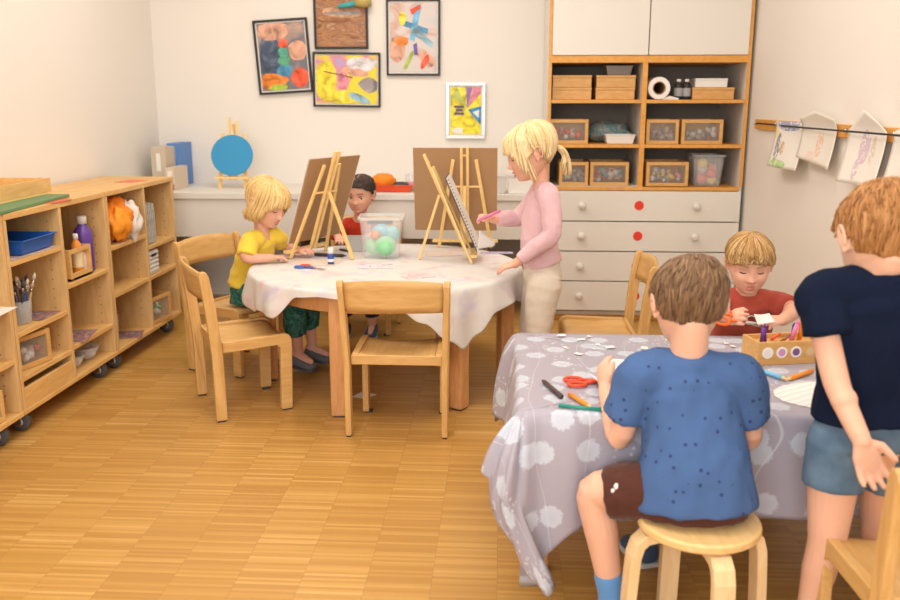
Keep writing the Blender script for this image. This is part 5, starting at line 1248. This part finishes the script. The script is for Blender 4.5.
# --- girl in the pink long-sleeved top, standing and drawing
B3 = (.165, 3.44, 0); Hc = V((.108,3.43,1.005)); rv3 = V((0,1,0)); hf = (-.93,-.08,-.33)
NS, NE, NW = (.178,3.345,.835), (.192,3.305,.700), (.055,3.315,.578)
FS, FE, FW = (.150,3.535,.845), (.075,3.575,.725), (-.035,3.505,.725)
pinkF = fabric('pink_fabric', (.72,.47,.50)); beigeF = fabric('cream_trousers', (.70,.61,.50))
LH, LK, LA = (.165,3.385,.49), (.150,3.375,.275), (.175,3.385,.072); RH, RK, RA = (.160,3.495,.49), (.128,3.52,.275), (.145,3.52,.072)
b3_ = person(B3, 'blonde girl in a pale pink long-sleeved top standing and drawing at the easel', 'person', .95, 1.06, Hc, hf, rv3,
    [((.168,3.44,.50),.082,.066), ((.150,3.44,.59),.072,.062), ((.150,3.44,.72),.078,.058), ((.158,3.44,.81),.074,.048), ((.155,3.44,.845),.042,.038)],
    ((.152,3.44,.858), .030),
    [(NS, NE, NW, dict(d=(-.95,.15,-.28), n=(.0,.25,-1), ts=(-.1,1,.2), curl=20)), (FS, FE, FW, dict(d=(-.85,-.35,.25), n=(-.1,-.5,-.8), ts=(-.5,-.5,.7), curl=42, thumb=(.8,.35,.6)))],
    [(LH, LK, LA, (-1,0)), (RH, RK, RA, (-1,.1))], skinr, (paleM, 'pony', dict(seed=11, n=800, thick=.011, wd=.0040, crown=(0,-.02))), lids=True, browm=c('brow_blonde', (.62,.42,.22)))
garment('long_sleeved_top', b3_, B3, pinkF, [((.166,3.44,.555),.090,.076), ((.152,3.44,.62),.084,.073), ((.150,3.44,.72),.086,.070), ((.158,3.44,.80),.086,.058), ((.155,3.44,.843),.050,.046), ((.153,3.44,.856),.037,.037)], rv3,
    [([(.165,3.40,.842), (.178,3.352,.828), NE, lm(NE,NW,.5), lm(NE,NW,.86)], [.042,.043,.036,.031,.026]), ([(.160,3.48,.842), (.152,3.528,.832), FE, lm(FE,FW,.5), lm(FE,FW,.84)], [.042,.042,.035,.030,.026])], amp=.004, sc=24, seed=12, stretch=(1,1,.8))
garment('trousers', b3_, B3, beigeF, [((.168,3.44,.50),.090,.076), ((.158,3.44,.575),.080,.070)], rv3, [([LH+V((.008,0,0)) if False else V(LH)+V((.006,0,-.01)), lm(LH,LK,.5), LK, lm(LK,LA,.5), lm(LK,LA,.85)], [.070,.060,.047,.040,.034]), ([V(RH)+V((.006,0,-.01)), lm(RH,RK,.5), RK, lm(RK,RA,.5), lm(RK,RA,.85)], [.070,.060,.047,.040,.034])], amp=.0025, sc=18, seed=14, stretch=(.8,.8,1.6))
for A, dd in ((LA,(-1,0)), (RA,(-1,.1))): shoe(b3_, B3, (A[0],A[1],.062), dd, c('pale_shoe', (.60,.52,.50)), soleW, .95)
t = thing('pink_pen', 'pink pen held by the girl, pointing at the pad', 'pen', (-.005,3.47,.763), rot=(0, R(-112), R(12)))
MB().tube([(0,0,0),(0,0,.085)], .0055, 8).obj('barrel', c('pn_pink',(.85,.20,.42),.4), t, smooth=True); MB().tube([(0,0,.085),(0,0,.105)], [.0055,.0015], 8).obj('tip', c('pn_pink',(.85,.20,.42),.4), t, smooth=True)

# --- child in the yellow T-shirt
B1 = (-1.13, 3.79, 0); d1 = V((.89,-.45,0)).normalized(); rv1 = d1.cross(V((0,0,1))); Hc = V((-1.012,3.735,.768))
NS, NE, NW = (-1.083,3.665,.600), (-1.085,3.625,.535), (-.985,3.66,.532)
FS, FE, FW = (-1.005,3.825,.600), (-.985,3.90,.545), (-.905,3.83,.535)
LH, LK, LA = (-1.11,3.735,.36), (-.905,3.665,.335), (-.90,3.72,.105); RH, RK, RA = (-1.08,3.84,.36), (-.88,3.80,.335), (-.86,3.83,.105)
yelF = fabric('yellow_fabric', (.86,.62,.07))
b1 = person(B1, 'child with chin-length blonde hair in a yellow T-shirt at the round table', 'person', .92, 1.0, Hc, (.82,-.34,-.44), rv1,
    [((-1.135,3.79,.368),.082,.064), ((-1.12,3.785,.44),.074,.058), ((-1.085,3.767,.53),.078,.058), ((-1.06,3.755,.585),.068,.048), ((-1.05,3.75,.615),.040,.036)],
    ((-1.048,3.75,.625), .030),
    [(NS, NE, NW, dict(d=(.8,.5,-.05), n=(0,0,-1), ts=(-.4,.8,0), curl=25, S=.95)), (FS, FE, FW, dict(d=(.9,-.2,.2), n=(0,0,-1), ts=(0,-1,0), curl=35, S=.95))],
    [(LH, LK, LA, (.8,-.5)), (RH, RK, RA, (.9,-.3))], skinr, (blondeM, 'bob', dict(seed=13, n=800, thick=.012, wd=.0044, crown=(0,-.02))), lids=True, browm=c('brow_blonde', (.62,.42,.22)))
garment('shirt', b1, B1, yelF, [((-1.135,3.79,.385),.098,.078), ((-1.12,3.785,.45),.088,.072), ((-1.085,3.767,.53),.087,.070), ((-1.06,3.755,.585),.080,.058), ((-1.05,3.75,.612),.046,.042)], rv1,
    [([(-1.06,3.71,.605), (-1.08,3.672,.597), lm(NS,NE,.6), lm(NS,NE,.85)], [.040,.042,.042,.043]), ([(-1.03,3.79,.605), (-1.008,3.818,.597), lm(FS,FE,.45), lm(FS,FE,.62)], [.040,.042,.041,.042])], amp=.004, sc=22, seed=21)
t = NT('green_print_fabric', .85, .2); nz = t.n('TexNoise', Scale=38, Detail=3, Distortion=1.5); tc = t.n('TexCoord'); t.l(tc.outputs['Object'], nz.inputs['Vector']); t.l(t.ramp(nz.outputs['Fac'], [(.42,(.02,.10,.09)),(.55,(.05,.22,.15)),(.66,(.16,.16,.20))]), t.b.inputs['Base Color'])
garment('trousers', b1, B1, t.m, [((-1.135,3.79,.306),.090,.070), ((-1.132,3.79,.40),.086,.066)], rv1, [([LH, LK, lm(LK,LA,.45), lm(LK,LA,.66)], [.058,.052,.050,.043]), ([RH, RK, lm(RK,RA,.45), lm(RK,RA,.66)], [.058,.052,.050,.043])], amp=.004, sc=26)
for A, dd in ((LA,(.8,-.5)), (RA,(.9,-.3))): shoe(b1, B1, (A[0],A[1],.062+.018), dd, fabric('grey_slippers', (.16,.17,.19)), c('sole_dark',(.08,.08,.09)), .95)

# --- boy in red behind the round table
B2 = (-.73, 4.50, 0); Hc = V((-.715,4.395,.738))
sA, eA, wA = (-.645,4.455,.555), (-.60,4.38,.545), (-.655,4.235,.535); sB, eB, wB = (-.815,4.455,.555), (-.86,4.38,.545), (-.80,4.235,.535)
tomF = fabric('tomato_red_fabric', (.55,.045,.02))
b2_ = person(B2, 'boy with cropped dark hair in a red top, half hidden behind the clear box', 'person', .95, .90, Hc, (-.18,-.95,-.18), rv5,
    [((-.73,4.51,.368),.084,.064), ((-.73,4.50,.42),.076,.058), ((-.73,4.48,.50),.082,.058), ((-.73,4.46,.56),.070,.048), ((-.73,4.455,.59),.040,.036)],
    ((-.728,4.45,.60), .030),
    [(sA, eA, wA, dict(d=(-.5,-.8,0), n=(0,0,-1), ts=(-1,0,0), curl=25)), (sB, eB, wB, dict(d=(.3,-.9,0), n=(0,0,-1), ts=(1,0,0), curl=25))],
    [((-.675,4.49,.36), (-.66,4.33,.335), (-.66,4.35,.072), (0,-1)), ((-.785,4.49,.36), (-.80,4.33,.335), (-.80,4.35,.072), (0,-1))], skinr, (darkM, 'short', dict(seed=15, n=1100, thick=.009, wd=.0030)), lids=False, gaze=(-.4,-.5), voxel=.0032)
s2 = garment('shirt', b2_, B2, tomF, [((-.73,4.51,.375),.100,.076), ((-.73,4.50,.43),.092,.070), ((-.73,4.48,.50),.094,.070), ((-.73,4.46,.56),.084,.058), ((-.73,4.455,.588),.048,.042)], rv5,
    [([(-.70,4.457,.565), (-.65,4.455,.552), eA, lm(eA,wA,.5), lm(eA,wA,.8)], [.040,.042,.036,.031,.028]), ([(-.76,4.457,.565), (-.81,4.455,.552), eB, lm(eB,wB,.5), lm(eB,wB,.8)], [.040,.042,.036,.031,.028])], amp=.004, sc=22, seed=31)
mb = MB()
for x, z, rx, rz_ in ((-.69,.525,.018,.012),(-.705,.50,.008,.014),(-.69,.50,.006,.013),(-.675,.502,.006,.013),(-.74,.50,.010,.012),(-.755,.505,.006,.012)): mb.ell((x, 4.412+2*(x+.73)**2, z), (rx,.006,rz_), None, 10, 6)
place(mb.obj('white_print', c('print_white', (.80,.76,.74)), None, smooth=True), B2, s2)
garment('trousers', b2_, B2, fabric('dark_trousers', (.03,.035,.05)), [((-.73,4.51,.306),.090,.070), ((-.73,4.505,.39),.088,.068)], rv5, [([(-.675,4.49,.36),(-.66,4.33,.335),(-.66,4.34,.2),(-.66,4.35,.11)], [.056,.048,.042,.036]), ([(-.785,4.49,.36),(-.80,4.33,.335),(-.80,4.34,.2),(-.80,4.35,.11)], [.056,.048,.042,.036])], amp=.003)
for x in (-.66, -.80): shoe(b2_, B2, (x, 4.35, .064), (0,-1), shoeN, soleW, .95)

# scissors and paper held by the boy in brick red
t = scissors('craft_scissors', 'orange-handled scissors held open by the boy in brick red', (.722, 2.565, .545), R(-8), c('sc_orange', (.90,.14,.01), .35), c('sc_orange', (.90,.14,.01), .35), .11)
t.rotation_euler = (R(35), R(12), R(-8))
o = MB().grid(lambda u, v: V((.055*(u-.5), .02*math.sin(u*2)*v, .035*(v-.3))), 8, 6).obj('paper_piece', paper, smooth=True, solid=.0008); o.location = (.775,2.535,.560); o.rotation_euler = (R(-35), R(-8), R(12)); tag(o, 'small white paper piece held by the boy in brick red', 'paper')
